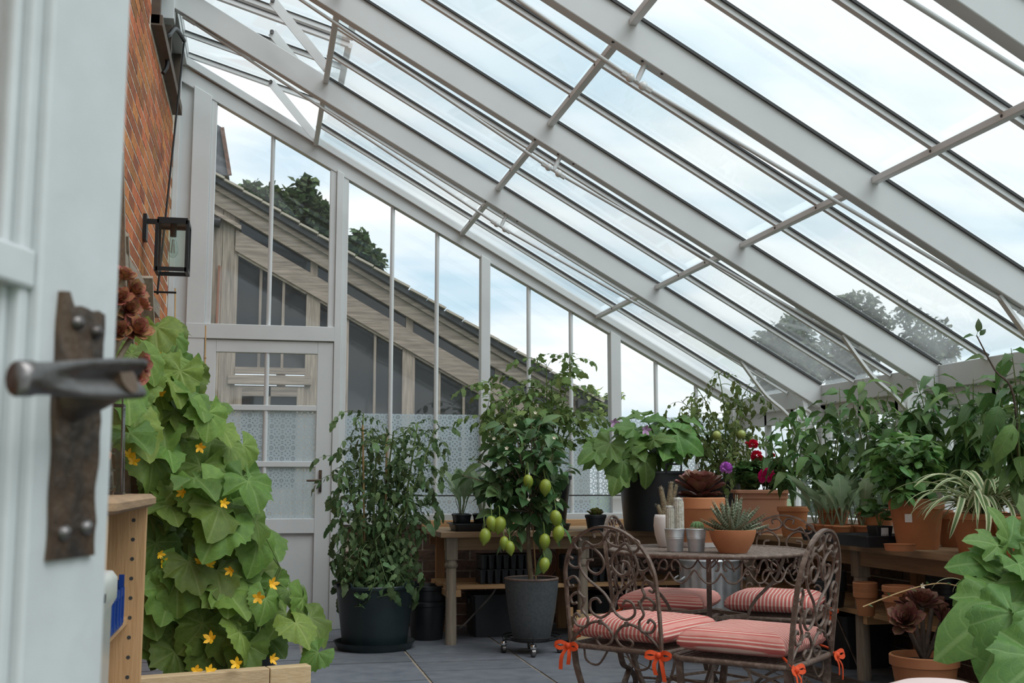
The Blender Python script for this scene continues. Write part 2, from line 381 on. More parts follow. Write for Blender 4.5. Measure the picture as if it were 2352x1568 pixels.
# ================================================================ the glasshouse shell
XW, XE, YB = -.66, 3.50, 8.0
def zP(x): return 3.56-.567*x
def zR(x): return 3.451-.545*x
SL = V((1, 0, -.567)).normalized(); SN = V((.567, 0, 1)).normalized()
def rp(x, y, dz=0): return V((x, y, zP(x)+dz))
# ---- ground outside and floor
MB().box(-40, 60, -10, 90, -.5, -.12).build('ground', 'grass')
tag(bpy.data.objects['ground'], 'grass ground outside the glasshouse', 'ground', kind='structure')
floor = MB().box(XW, 3.62, .1, 8.1, -.12, -.006).build('floor', 'grout')
tag(floor, 'grey slate paved floor with sandy joints', 'floor', kind='structure')
rf = random.Random(3)
tb = MB().box(-.5, .5, -.5, .5, -.03, 0).mesh('tile', 'slate')
xs = [XW, -.35, .26, .86, 1.47, 2.07, 2.67, 3.27, 3.5]
for i in range(len(xs)-1):
    y = .1+rf.random()*.3; y0 = .1
    while y0 < 8.0:
        y1 = min(y, 8.0)
        if y1-y0 > .05:
            M = Matrix.Translation(V(((xs[i]+xs[i+1])/2, (y0+y1)/2, rf.uniform(-.002, .001)))) @ Matrix.Diagonal((xs[i+1]-xs[i]-.016, y1-y0-.016, 1, 1))
            inst('tile', tb, floor, M)
        y0 = y1; y = y1+rf.choice((.3, .45, .6, .75))
# ---- brick wall on the left
wl = MB().box(-.92, XW-.0012, .1, 8.3, -.12, 4.6).build('wall_left', 'mortar')
tag(wl, 'orange red brick wall with pale mortar the glasshouse leans on', 'wall', kind='structure')
def project(p):
    d = V(p)-V((0,0,CAMH)); f = V((SY*math.cos(PITCH), CYW*math.cos(PITCH), math.sin(PITCH))); r_ = V((CYW, -SY, 0)); u_ = r_.cross(f)
    w_ = d.dot(f); return (1176+FPX*d.dot(r_)/w_, 784-FPX*d.dot(u_)/w_) if w_ > .05 else (-9999, 0)
bk = MB().box(-.03, 0, -.1055, .1055, -.031, .031).mesh('brick', 'brick')
rest = MB(); nb = []
for k in range(0, 57):
    z = .04+k*.075
    for j in range(0, 38):
        y = .2+j*.225+(.1125 if k % 2 else 0)
        if y > 7.95: continue
        if 6.2 < y < 7.86 and z > 3.47: continue
        q = project((XW, y, z)); h = rf.uniform(-.0002, .0018)
        if 262 < q[0] < 440 and -20 < q[1] < 760: nb.append((y, z, h))
        else: rest.box(XW-.03, XW+h, y-.107, y+.107, z-.0325, z+.0325)
nb.sort(key=lambda t: t[0])
for t in nb[:300]: inst('brick', bk, wl, Matrix.Translation(V((XW+t[2], t[0], t[1]))))
for t in nb[300:]: rest.box(XW-.03, XW+t[2], t[0]-.107, t[0]+.107, t[1]-.0325, t[1]+.0325)
stuff(rest.build('brick', 'brick', wl))
# small casement high in the brick wall
w1 = root('window_1', (XW, 7.0, 3.52), 'small brown framed casement high in the brick wall under the roof', 'window', kind='structure')
for a in ((6.24,6.30),(7.76,7.82),(6.99,7.03)): MB().box(XW-.02, XW+.045, a[0], a[1], 3.50, 4.3).build('frame', 'brown_frame', w1)
MB().box(XW-.02, XW+.06, 6.24, 7.82, 3.49, 3.55).build('sill', 'brown_frame', w1)
for a in ((6.30,6.99),(7.03,7.76)): MB().box(XW-.004, XW+.006, a[0], a[1], 3.55, 4.3).build('pane', 'dark_glass', w1)
# ---- roof
ceil = root('ceiling', (1.4, 4.0, 2.6), 'sloping white framed glass roof with rafters and tie rods', 'roof', kind='structure')
RY = [6.67, 5.367, 4.06, 2.75, 1.44]
edges = [8.0]+[q for y in RY for q in (y+.06, y)]+[.15]
for y in RY:
    MB().poly([(XW, y, zP(XW)-.112), (XE+.03, y, zP(XE+.03)-.112), (XE+.03, y, zP(XE+.03)+.05), (XW, y, zP(XW)+.05)][::-1], (0,1,0), .06).build('rafter', 'white_paint', ceil, bev=.004)
    # tie rod, strut and knuckles
    p0, pm_, p1 = rp(-.5, y+.03, -.118), rp(1.40, y+.03, -.205), rp(3.08, y+.03, -.122)
    MB().tube([p0, pm_-SL*.03, pm_+SL*.03, p1], .0085, 8).build('tie_rod', 'white_paint', ceil, smooth=60)
    s_ = MB().tube([pm_, rp(1.40, y+.03, -.10)+SL*.045], .011, 8); s_.build('strut', 'white_paint', ceil, smooth=60)
    for k in (-.03, .03):
        MB().ball(pm_+SL*k, .019, 10, 7).build('knuckle', 'alu_white', ceil, smooth=180)
    for k in (-.055, .055): MB().tube([pm_+SL*k*.8, pm_+SL*k*1.25], .013, 6).build('nut', 'alu_white', ceil)
    for q in (p0, p1): MB().tube([q-SL*.03, q+SL*.05], .014, 8).build('rod_end', 'alu_white', ceil, smooth=60)
    for k in (1.42, 1.5, 1.3): MB().tube([rp(k, y+.015, -.116), rp(k, y+.015, -.110)], .006, 6).build('screw', 'gasket', ceil)
for i in range(len(RY)+1):
    ya, yb = edges[2*i], edges[2*i+1]      # bay between far edge ya and near edge yb
    vent = i < 2
    st = (ya-yb)/3
    for xp in (.315, 1.378, 2.40):
        pz = zP(xp)
        MB().box(xp-.016, xp+.016, yb, ya, pz, pz+.028).build('purlin', 'alu_white', ceil, bev=.003)
        for k in (1, 2): MB().tube([(xp-.018, yb+st*k, pz+.014), (xp-.016, yb+st*k, pz+.014)], .006, 6).build('bolt', 'gasket', ceil)
    x0 = .325 if vent else XW
    for k in (1, 2):
        y = yb+st*k
        b = MB().beam(rp(x0, y, .036), rp(XE, y, .036), .024, .034, SN).build('glazing_bar', 'alu_white', ceil)
        for sgn in (-1, 1): MB().beam(rp(x0, y+sgn*.0165, .045), rp(XE, y+sgn*.0165, .045), .008, .010, SN).build('gasket', 'gasket', b)
    for y in (yb+.006, ya-.006): MB().beam(rp(x0, y, .047), rp(XE, y, .047), .010, .012, SN).build('gasket', 'gasket', ceil)
    for k in range(3):
        a, b = yb+st*k+.004, yb+st*(k+1)-.004
        q = [rp(x0, a, .056), rp(XE+.06, a, .056), rp(XE+.06, b, .056), rp(x0, b, .056)]
        MB().poly(q, SN, .004).build('pane', 'roof_glass', ceil)
# wall plate and head blocks
MB().box(XW, XW+.07, .15, 8.0, 3.905, 4.03).build('wall_plate', 'white_paint', ceil, bev=.004)
for y in RY: MB().box(XW, XW+.085, y-.02, y+.08, 3.70, 3.91).build('head_block', 'white_paint', ceil, bev=.004)
# ---- opened roof vents
TH = math.atan(.567)-R(13)
vd = V((math.cos(TH), 0, -math.sin(TH))); vn = V((math.sin(TH), 0, math.cos(TH)))
for i, nm in ((0, 'far'), (1, 'second')):
    ya, yb = edges[2*i]-.03, edges[2*i+1]+.03
    h = V((XW+.06, 0, zP(XW+.06)+.085)); L = 1.10
    vt = root('window_%d' % (i+2), (h.x, (ya+yb)/2, h.z), 'propped open glazed roof vent beside the %s' % ('gable wall' if i == 0 else 'second rafter from the gable'), 'roof vent', kind='structure')
    def P(s, y, n=0): return h+vd*s+vn*n+V((0, y, 0))
    st = (ya-yb)/3
    for k in range(4):
        y = yb+st*k; MB().beam(P(0, y), P(L, y), .032 if k in (0,3) else .022, .035, vn).build('frame_rail', 'alu_white', vt)
        MB().beam(P(0, y, .012), P(L, y, .012), .045, .006, vn).build('gasket', 'gasket', vt)
    for s in (0, L): MB().beam(P(s, yb), P(s, ya), .04, .035, vn).build('frame_rail', 'alu_white', vt)
    for k in range(3): MB().poly([P(0, yb+st*k, .018), P(L, yb+st*k, .018), P(L, yb+st*(k+1), .018), P(0, yb+st*(k+1), .018)], vn, .004).build('pane', 'roof_glass', vt)
    for y in (ya-.10, yb+.20) if i == 0 else (ya-.16, yb+.16):
        a, b = P(.62, y, -.02), rp(.315, y, .02)
        MB().beam(a, b, .008, .055, (0,0,1)).build('prop_arm', 'alu_white', vt)
        for q in (a, b): MB().tube([q-V((0,.02,0)), q+V((0,.02,0))], .013, 8).build('pivot_bolt', 'worn_steel', vt)
# ---- gable wall at the far end
wb = root('wall_back', (0, YB, 0), 'white framed glazed gable wall with patterned privacy film and low brick base', 'wall', kind='structure')
def gx(x0, x1, y0, y1, z0, z1, name, mat='white_paint', bev=.003): return MB().box(x0, x1, y0, y1, z0, z1).build(name, mat, wb, bev=bev)
MB().poly([(XW, YB-.02, zR(XW)), (XE+.06, YB-.02, zR(XE+.06)), (XE+.06, YB-.02, zR(XE+.06)+.115), (XW, YB-.02, zR(XW)+.115)][::-1], (0,1,0), .07).build('top_rail', 'white_paint', wb, bev=.003)
MB().poly([(XW, YB-.045, zP(XW)+.01), (XE+.06, YB-.045, zP(XE+.06)+.01), (XE+.06, YB-.045, zP(XE+.06)+.07), (XW, YB-.045, zP(XW)+.07)][::-1], (0,1,0), .12).build('capping_rail', 'white_paint', wb, bev=.003)
def postbox(x0, x1, z0, name='post', y0=-.03, y1=.06):
    zt0, zt1 = zR(x0)+.02, zR(x1)+.02
    MB().poly([(x0, YB+y0, z0), (x1, YB+y0, z0), (x1, YB+y0, zt1), (x0, YB+y0, zt0)], (0,1,0), y1-y0).build(name, 'white_paint', wb, bev=.003)
postbox(XW, -.622, 0); postbox(-.535, -.412, 0); postbox(-.412, -.375, 2.06, 'post', -.015)
postbox(.470, .520, 0); postbox(.520, .557, 0, 'post', -.015); postbox(.425, .470, 1.98, 'post', -.015)
postbox(1.521, 1.589, .72); postbox(2.498, 2.576, .72); postbox(3.45, 3.56, .72)
MB().poly([(-.622, YB+.01, 0), (-.535, YB+.01, 0), (-.535, YB+.01, zR(-.535)), (-.622, YB+.01, zR(-.622))], (0,1,0), .03).build('infill_panel', 'white_paint', wb)
gx(-.622, -.535, YB-.005, YB+.03, 2.0, 2.09, 'rail'); gx(-.622, -.535, YB-.005, YB+.03, .6, .68, 'rail')
gx(-.535, .470, YB-.034, YB+.05, 1.976, 2.079, 'transom')
gx(.557, 3.56, YB-.05, YB+.08, .705, .775, 'sill')
gbars = [.017, .876, 1.202, 1.884, 2.204, 2.86, 3.178]
for x in gbars:
    z0 = 2.079 if x < .1 else .775
    MB().tube([(x, YB+.015, z0), (x, YB+.015, zR(x)+.01)], .0155, 12).build('glazing_bar', 'white_paint', wb, smooth=60)
cells = [(-.375, .017, 2.079), (.017, .425, 2.079)]
ed = [.557, .876, 1.202, 1.521, None, 1.589, 1.884, 2.204, 2.498, None, 2.576, 2.86, 3.178, 3.45]
for a, b in zip(ed, ed[1:]):
    if a is not None and b is not None: cells.append((a, b, .775))
for a, b, z0 in cells:
    pn = MB().poly([(a, YB+.028, z0), (b, YB+.028, z0), (b, YB+.028, zR(b)), (a, YB+.028, zR(a))], (0,1,0), .004).build('pane', 'wall_glass', wb)
    if z0 < 1: MB().box(a, b, YB+.0255, YB+.0268, .775, 1.478).build('film', 'film', pn)
MB().tube([(.56, YB-.06, .903), (3.45, YB-.06, .903)], .005, 6).build('support_wire', 'black_iron', wb)
# low brick base of the gable
MB().box(.557, 3.62, YB+.006, YB+.11, -.1, .705).build('mortar_core', 'mortar', wb)
bd = MB().box(-.107, .107, 0, .03, -.0325, .0325).mesh('brick', 'brick_dark')
for k in range(9):
    for j in range(14):
        x = .665+j*.225+(.1125 if k % 2 else 0)
        if x < 3.5: inst('brick', bd, wb, Matrix.Translation(V((x, YB-rf.random()*.004, .04+k*.075))))
# ---- far door
d2 = root('door_2', (.02, YB, 0), 'white half glazed door in the far gable with patterned film on four panes', 'door', kind='structure')
y0, y1 = YB-.02, YB+.022
def dx(n, *b, mat='white_paint'): return MB().box(b[0], b[1], y0 if len(b) < 6 else b[4], y1 if len(b) < 6 else b[5], b[2], b[3]).build(n, mat, d2, bev=.003)
dx('stile', -.408, -.330, .02, 1.970); dx('stile', .359, .466, .02, 1.970)
dx('top_rail', -.330, .359, 1.886, 1.970); dx('middle_rail', -.330, .359, .649, .749); dx('bottom_rail', -.330, .359, .02, .111)
dx('panel', -.330, .359, .111, .649, YB+.0, YB+.015)
for z in (1.487, 1.101): dx('glazing_bar', -.330, .359, z, z+.038)
for a, b in ((.749, 1.101), (1.139, 1.487), (1.525, 1.886)):
    MB().tube([(.015, YB, a), (.015, YB, b)], .017, 12).build('glazing_bar', 'white_paint', d2, smooth=60)
    for c, e in ((-.330, -.002), (.032, .359)):
        pn = dx('pane', c, e, a, b, YB+.004, YB+.008, mat='wall_glass')
        if a < 1.4: dx('film', c, e, a, b, YB+.002, YB+.0032, mat='film').parent = pn
MB().box(.385, .405, YB-.03, YB-.02, .93, 1.08).build('latch_plate', 'antique_brass', d2)
MB().tube([(.395, YB-.022, 1.01), (.395, YB-.07, 1.01), (.30, YB-.075, 1.008)], .008, 8).build('lever', 'antique_brass', d2, smooth=60)
# ---- front wall on the right
wr = root('wall_right', (XE, 4.0, 0), 'low glazed front wall with white eaves beam and curved brackets', 'wall', kind='structure')
MB().box(XE, XE+.10, .15, 8.0, 1.49, 1.615).build('eaves_beam', 'white_paint', wr, bev=.004)
MB().box(XE+.03, XE+.10, .15, 8.0, 1.40, 1.49).build('fascia', 'white_paint', wr)
MB().box(XE-.03, XE+.12, .15, 8.0, .705, .775).build('sill', 'white_paint', wr, bev=.004)
MB().box(XE+.02, XE+.12, .15, 8.1, -.1, .705).build('mortar_core', 'mortar', wr)
dw = MB()
for k in range(9):
    for j in range(34):
        y = .3+j*.225+(.1125 if k % 2 else 0)
        if y < 7.9: dw.box(XE+.01-rf.random()*.004, XE+.05, y-.107, y+.107, .0075+k*.075, .0725+k*.075)
stuff(dw.build('brick', 'brick_dark', wr))
for i in range(len(RY)+1):
    ya, yb = edges[2*i], edges[2*i+1]
    if i: MB().box(XE-.01, XE+.07, ya, ya+.06 if False else edges[2*i-1], .775, 1.49).build('post', 'white_paint', wr, bev=.003)
    st = (ya-yb)/3
    for k in range(3):
        if k: MB().box(XE+.03, XE+.07, yb+st*k-.016, yb+st*k+.016, .775, 1.49).build('glazing_bar', 'white_paint', wr)
        MB().box(XE+.05, XE+.054, yb+st*k, yb+st*(k+1), .775, 1.49).build('pane', 'wall_glass', wr)
for y in RY:
    c = V((XE-.12, y+.03, 1.40))
    br = MB().lathe([(.001,-.016),(.052,-.016),(.056,-.024),(.070,-.024),(.074,-.012),(.074,.012),(.070,.024),(.056,.024),(.052,.016),(.001,.016)], 28)
    br.v = [(c.x+a, c.y+z_, c.z+b) for a, b, z_ in br.v]
    b_ = br.build('bracket', 'alu_white', wr, smooth=40)
    em = MB()
    for k in range(6):
        g = k*PI/3; em.ball((c.x+.026*math.cos(g), y+.012, c.z+.026*math.sin(g)), .013, 8, 5, (1,.35,1))
    em.ball((c.x, y+.010, c.z), .012, 8, 5, (1,.5,1)); em.build('rosette_relief', 'alu_white', b_, smooth=180)
    MB().strap(cr([rp(2.96, y+.03, -.116), c+V((-.26,0,.16)), c+V((-.14,0,.06)), c+V((-.07,0,-.01))], 6), .03, .014).build('bracket_arm', 'alu_white', wr, smooth=40)
    MB().strap(cr([c+V((.02,0,.07)), c+V((.0,0,.14)), rp(XE-.17, y+.03, -.115)], 5), .03, .03).build('bracket_arm', 'alu_white', wr, smooth=40)
    MB().strap(cr([c+V((.05,0,-.05)), c+V((.08,0,-.13)), c+V((.105,0,-.25))], 5), .03, .03).build('bracket_arm', 'alu_white', wr, smooth=40)
# ---- near door standing open on the left
def cw(lat, f, z): return V((lat*CYW+f*SY, -lat*SY+f*CYW, z))
A7 = R(7); DP = (-.348, .888)
def dp(t, o, z): return cw(DP[0]+o*math.cos(A7)+t*math.sin(A7), DP[1]-o*math.sin(A7)+t*math.cos(A7), z)
d1 = root('door_1', tuple(dp(-.8, 0, 0)), 'white painted glazed door standing open close by with brass latch plate', 'door', kind='structure')
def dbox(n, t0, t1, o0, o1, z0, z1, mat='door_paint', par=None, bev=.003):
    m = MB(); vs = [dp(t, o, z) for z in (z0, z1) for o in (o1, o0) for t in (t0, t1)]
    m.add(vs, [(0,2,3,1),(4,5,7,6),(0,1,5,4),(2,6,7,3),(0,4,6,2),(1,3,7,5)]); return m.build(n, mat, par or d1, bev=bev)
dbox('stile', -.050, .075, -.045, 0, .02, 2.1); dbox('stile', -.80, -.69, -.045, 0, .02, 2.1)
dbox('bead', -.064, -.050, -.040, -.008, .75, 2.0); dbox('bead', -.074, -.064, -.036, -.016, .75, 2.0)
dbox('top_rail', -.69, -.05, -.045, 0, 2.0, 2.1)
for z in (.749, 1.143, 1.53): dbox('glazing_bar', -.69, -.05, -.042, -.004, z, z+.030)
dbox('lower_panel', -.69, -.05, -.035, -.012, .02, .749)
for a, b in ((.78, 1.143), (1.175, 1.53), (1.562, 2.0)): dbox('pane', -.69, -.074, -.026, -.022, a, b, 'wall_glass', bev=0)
# latch plate with a forged wavy outline, screws and lever
z0, z1 = hz(1279, .885), hz(694, .885)
pl = MB(); nx, nz = 7, 22; rp_ = random.Random(5)
def plate_pt(i, k, o):
    zf = k/nz; w0 = -.0255+.0012*math.sin(zf*19)+.0015*math.sin(zf*7); w1_ = .0435+.0015*math.sin(zf*15+1)-.001*math.sin(zf*31)
    t = w0+(w1_-w0)*i/nx; z = z0+(z1-z0)*zf
    if k == nz: z += (.006 if i < 2 else -.002)+.0015*math.sin(i*2.3)
    return dp(t, o, z)
vs = [plate_pt(i, k, .0045+.0012*noise.noise((i*.9, k*.7, 3))) for k in range(nz+1) for i in range(nx+1)]
vs += [plate_pt(i, k, 0) for k in range(nz+1) for i in range(nx+1)]
n_ = (nx+1)*(nz+1); fs = []
for k in range(nz):
    for i in range(nx):
        a = k*(nx+1)+i; fs += [(a, a+1, a+nx+2, a+nx+1), (n_+a, n_+a+nx+1, n_+a+nx+2, n_+a+1)]
bd_ = [i for i in range(nx+1)]+[(k+1)*(nx+1)-1 for k in range(1, nz+1)]+[nz*(nx+1)+i for i in range(nx-1, -1, -1)]+[k*(nx+1) for k in range(nz-1, 0, -1)]
fs += [(bd_[j], n_+bd_[j], n_+bd_[(j+1) % len(bd_)], bd_[(j+1) % len(bd_)]) for j in range(len(bd_))]
lp = pl.add(vs, fs).build('latch_plate', 'antique_brass', d1, smooth=35)
for t, py in ((-.003, 742), (.028, 752), (-.008, 1220), (.026, 1212)):
    z = hz(py, .888); c = dp(t, .006, z); e = dp(t, .011, z)
    m = MB(); m.tube([dp(t, .003, z), dp(t, .008, z), dp(t, .0105, z)], [.0062, .0058, .003], 12); m.build('screw', 'worn_steel', lp, smooth=50)
def zl(t): return hz(870, .882+.992*t)
zc = zl(-.005)
lev = MB(); rings = []
prof = [(-.160,.0115,.003,0),(-.158,.0120,.009,0),(-.146,.0122,.010,0),(-.138,.0112,.006,.0),(-.120,.0115,.005,.1),(-.095,.0128,.007,.5),(-.07,.0142,.010,.9),(-.04,.0155,.012,1),(-.01,.0165,.013,1),(.018,.0162,.012,1),(.025,.0145,.010,1),(.0265,.012,.008,1)]
for t, hh, th, dish in prof:
    ring = []
    for k in range(14):
        g = 2*PI*k/14; zz_ = hh*math.sin(g); o = .05+th*math.cos(g)
        if math.cos(g) > 0: o -= dish*.016*(1-abs(math.sin(g)))*1.1
        ring.append(dp(t, o, zl(t)+zz_))
    rings += ring
fs = [(i*14+k, i*14+(k+1) % 14, i*14+14+(k+1) % 14, i*14+14+k) for i in range(len(prof)-1) for k in range(14)]+[tuple(range(13, -1, -1)), tuple((len(prof)-1)*14+k for k in range(14))]
lev.add(rings, fs).build('lever', 'worn_steel', d1, smooth=60)
MB().tube([dp(-.002, .003, zc-.012), dp(-.004, .025, zc-.010), dp(-.006, .052, zc)], [.022, .015, .012], 14).build('spindle_boss', 'antique_brass', d1, smooth=60)
# ================================================================ outside
def crown(mb, c, rad, n, size, rr, squash=(1,1,1), shell=.55):
    for _ in range(n):
        while True:
            q = V((rr.uniform(-1,1), rr.uniform(-1,1), rr.uniform(-1,1)))
            if shell < q.length < 1: break
        p = V(c)+V((q.x*rad*squash[0], q.y*rad*squash[1], q.z*rad*squash[2]))
        d = V((rr.gauss(0,1), rr.gauss(0,1), rr.gauss(0,.6)-.2)).normalized(); M = frame(p, d, (rr.gauss(0,.6), rr.gauss(0,.6), 1), size*rr.uniform(.6,1.3))
        mb.add([M @ V(a) for a in ((0,0,0),(.36,.45,.06),(0,1,-.06),(-.36,.45,.06))], [(0,1,2),(0,2,3)], ((0,0),(.8,.5),(0,1),(-.8,.5)))
def tree(name, label, base, h, lobes, leaf, mat, seed, group, trunk_r=.16):
    rr = random.Random(seed); t = root(name, base, label, 'tree', group)
    b = V(base)
    tm = MB().tube(cr([b, b+V((.1,0,h*.3)), b+V((-.05,.1,h*.6)), b+V((0,0,h*.92))], 4), [trunk_r*(1-.85*i/12) for i in range(13)], 7)
    fo = MB()
    for lx, ly, lz, lr, n in lobes:
        c = b+V((lx, ly, lz)); crown(fo, c, lr, n, leaf, rr, shell=.15)
        tm.tube([b+V((0,0,lz*.55)), b+V((lx*.5, ly*.5, lz*.85)), c], [trunk_r*.35, trunk_r*.2, .02], 5)
    tm.build('trunk', 'dark_stem', t, smooth=60); stuff(fo.build('foliage', mat, t))
def lobes(px0, d0, spec):
    # spec: photo column, photo row, radius in px, leaves -> offsets from a base at column px0
    b = gp(px0, d0); out = []
    for px, py, r, n in spec:
        q = gp(px, d0); out.append((q.x-b.x, q.y-b.y, hz(py, d0)+.12, r*d0/FPX, n))
    return b, out
G = 'trees beyond the glasshouse'
b, L = lobes(640, 24, [(562,432,26,300),(600,452,36,480),(640,460,40,500),(650,500,55,800),(690,470,42,600),(688,415,24,150),(730,500,40,600),(640,560,70,1200),(735,570,60,900),(790,600,50,700)])
tree('tree', 'dark green leafy tree rising behind the weathered timber house', (b.x, b.y, -.12), 7.2, L, .20, 'leaf_tree', 1, G)
b, L = lobes(835, 22, [(820,550,28,260),(850,590,26,240),(812,610,40,500),(865,605,16,80)])
tree('tree', 'small leafy tree top showing right of the gable door post', (b.x, b.y, -.12), 5.2, L, .17, 'leaf_tree', 2, G, .1)
b, L = lobes(1835, 38, [(1820,770,48,700),(1770,790,36,360),(1850,830,60,900),(1800,850,62,900),(1845,735,28,260),(1780,870,50,600)])
tree('tree', 'broad pale poplar seen through the roof above the eaves, leftmost of three', (b.x, b.y, -.12), 6.5, L, .24, 'leaf_poplar', 3, G)
b, L = lobes(1975, 40, [(1985,710,46,520),(1940,780,50,700),(2020,745,38,330),(1965,840,60,900),(1930,860,50,600),(1955,690,22,130)])
tree('tree', 'tall pale poplar seen through the roof, middle of three', (b.x, b.y, -.12), 7.4, L, .24, 'leaf_poplar', 4, G)
b, L = lobes(2130, 38, [(2095,735,38,210),(2150,770,44,300),(2100,790,34,200),(2170,815,34,260),(2140,830,40,320),(2085,710,16,60),(2190,800,22,110)])
tree('tree', 'open thin crowned poplar seen through the roof, rightmost of three', (b.x, b.y, -.12), 6.8, L, .22, 'leaf_poplar', 5, G)
def hedge(x, y, rx, rz, seed, label, n=6500, mat='leaf_tree', leaf=.11):
    t = root('shrub', (x, y, -.12), label, 'shrub', 'shrubs outside the front wall'); rr = random.Random(seed); f = MB()
    for k in range(5): crown(f, (x+rr.uniform(-.3,.3), y+rx*(k-2)*.4, rz*.5-.12+rr.uniform(-.1,.1)), 1, n//5, leaf, rr, (.7, rx*.4, rz*.55), .3)
    MB().tube([(x,y,-.12),(x,y,rz*.6)], .04, 6).build('stem', 'dark_stem', t); stuff(f.build('foliage', mat, t))
hedge(6.3, 8.3, 1.5, 1.95, 11, 'dark shrub outside behind the eaves at the far corner')
hedge(7.0, 11.6, 1.6, 2.1, 12, 'dark bushy shrub outside beyond the far corner')
hedge(6.0, 5.6, 1.2, 1.9, 13, 'mid green shrub outside behind the right hand peppers', mat='leaf_poplar')
# ---- weathered timber house beyond the gable
YN = 10.8
def n1(x): return 3.51-.553*x
def n2(x): return 3.19-.549*x
nb_ = root('timber_house', (1.3, YN, -.12), 'weathered grey timber lean-to house beyond the gable with dark windows', 'building')
def slope_board(n, x0, x1, f0, f1, y0, y1, mat, par=nb_):
    return MB().poly([(x0, y0, f0(x0)), (x1, y0, f0(x1)), (x1, y0, f1(x1)), (x0, y0, f1(x0))], (0,1,0), y1-y0).build(n, mat, par)
slope_board('bargeboard', -.75, 3.25, lambda x: n1(x)-.20, n1, YN-.06, YN, 'house_wood_x')
slope_board('bargeboard', -.75, 3.25, lambda x: n1(x)-.065, lambda x: n1(x)-.02, YN-.085, YN-.06, 'house_wood_x')
slope_board('beam', -.30, 3.15, lambda x: n2(x)-.20, n2, YN-.045, YN+.02, 'house_wood_x')
slope_board('beam', -.75, -.25, lambda x: n2(x)+.02, lambda x: n2(x)+.06, YN-.09, YN-.03, 'house_wood_x')
rr = random.Random(21)
roof = slope_board('roof', -.9, 3.4, lambda x: n1(x), lambda x: n1(x)+.05, YN-.12, YN+4.5, 'slate_roof')
tl_ = MB().box(-.5, .5, -.5, .5, -.5, .5).mesh('roof_tile', 'render_wall')
for k in range(24):      # verge tiles along the barge edge
    x = -.85+k*.175
    inst('roof_tile', tl_, roof, Matrix.Translation(V((x, YN-.06, n1(x)+.065+rr.random()*.008))) @ Matrix.Rotation(math.atan(.553)-.05, 4, 'Y') @ Matrix.Diagonal((.19, .22, .02, 1)))
for a, b in ((-.75,-.64),(-.635,-.53),(-.525,-.42),(-.415,-.31)):
    MB().poly([(a, YN-.03-rr.random()*.006, 0), (b, YN-.03, 0), (b, YN-.03, n1(b)-.1), (a, YN-.03, n1(a)-.1)], (0,1,0), .05).build('plank', 'house_wood_z', nb_)
posts = [(-.31,-.27),(.37,.50),(1.29,1.41),(2.13,2.25),(2.98,3.15)]
for a, b in posts: MB().poly([(a, YN-.02, 0), (b, YN-.02, 0), (b, YN-.02, n2(b)-.15), (a, YN-.02, n2(a)-.15)], (0,1,0), .07).build('post', 'house_wood_z', nb_)
for a, b in ((-.35,-.27),(.40,.47),(1.32,1.39),(2.2,2.27),(3.0,3.1)):
    MB().poly([(a, YN-.01, n2(a)-.02), (b, YN-.01, n2(b)-.02), (b, YN-.01, n1(b)-.18), (a, YN-.01, n1(a)-.18)], (0,1,0), .05).build('strut', 'house_wood_z', nb_)
slope_board('strip_window', -.28, 3.0, lambda x: n2(x)-.02, lambda x: n1(x)-.18, YN+.012, YN+.02, 'dark_glass')
def window(x0, x1, z0, nbar, bars=(0,)):
    top = lambda x: n2(x)-.21
    w = MB().poly([(x0, YN+.02, z0), (x1, YN+.02, z0), (x1, YN+.02, top(x1)), (x0, YN+.02, top(x0))], (0,1,0), .006).build('window', 'dark_glass', nb_)
    MB().beam((x0, YN-.005, top(x0)), (x1, YN-.005, top(x1)), .05, .03, (0,0,1)).build('window_frame', 'house_wood_x', w)
    MB().box(x0, x1, YN-.03, YN+.03, z0-.03, z0+.03).build('window_frame', 'house_wood_x', w)
    for k in range(1, nbar+1):
        x = x0+(x1-x0)*k/(nbar+1); MB().box(x-.012, x+.012, YN-.01, YN+.02, z0, top(x)+.01).build('window_bar', 'house_wood_z', w)
window(-.27, .37, 2.03, 2); window(.50, 1.29, .85, 2); window(1.41, 2.13, .85, 2); window(2.25, 2.98, .85, 2)
MB().box(-.33, .43, YN-.05, YN+.03, 1.90, 1.985).build('door_head', 'house_wood_x', nb_)
dr = MB().box(-.27, .37, YN-.01, YN+.02, 0, 1.89).build('door', 'house_wood_z', nb_)
for a, b in ((-.21,.03),(.06,.30)): MB().box(a, b, YN-.016, YN-.01, .95, 1.79).build('door_pane', 'dark_glass', dr)
for a in (-.27,.30,.03): MB().box(a, a+.07 if a != .03 else .06, YN-.03, YN-.012, .02, 1.88).build('door_stile', 'house_wood_z', dr)
MB().box(-.20, .30, YN-.03, YN-.012, 1.79, 1.88).build('door_rail', 'house_wood_x', dr)
MB().box(.50, 3.15, YN-.03, YN+.05, -.12, .82).build('plinth', 'brick_dark', nb_)
MB().box(-.75, 3.1, YN+.9, YN+1.0, -.12, 1.7).build('back_wall', 'render_wall', nb_)
MB().tube([(-.45, YN-.06, 2.2), (-.44, YN-.06, 3.0)], .012, 6).build('rusty_rod', 'hose', nb_)
MB().tube([(-.62, YN-.1, 3.42), (-.44, YN-.1, 3.40)], .05, 12).build('downpipe', 'black_iron', nb_, smooth=60)
MB().box(3.0, 3.42, YN-.14, YN-.05, 1.72, 1.80).build('eaves_gutter', 'gasket', nb_)
iv = root('ivy', (3.22, YN-.1, -.12), 'pale green ivy hanging on the end of the timber house', 'climber'); f = MB(); rr = random.Random(4)
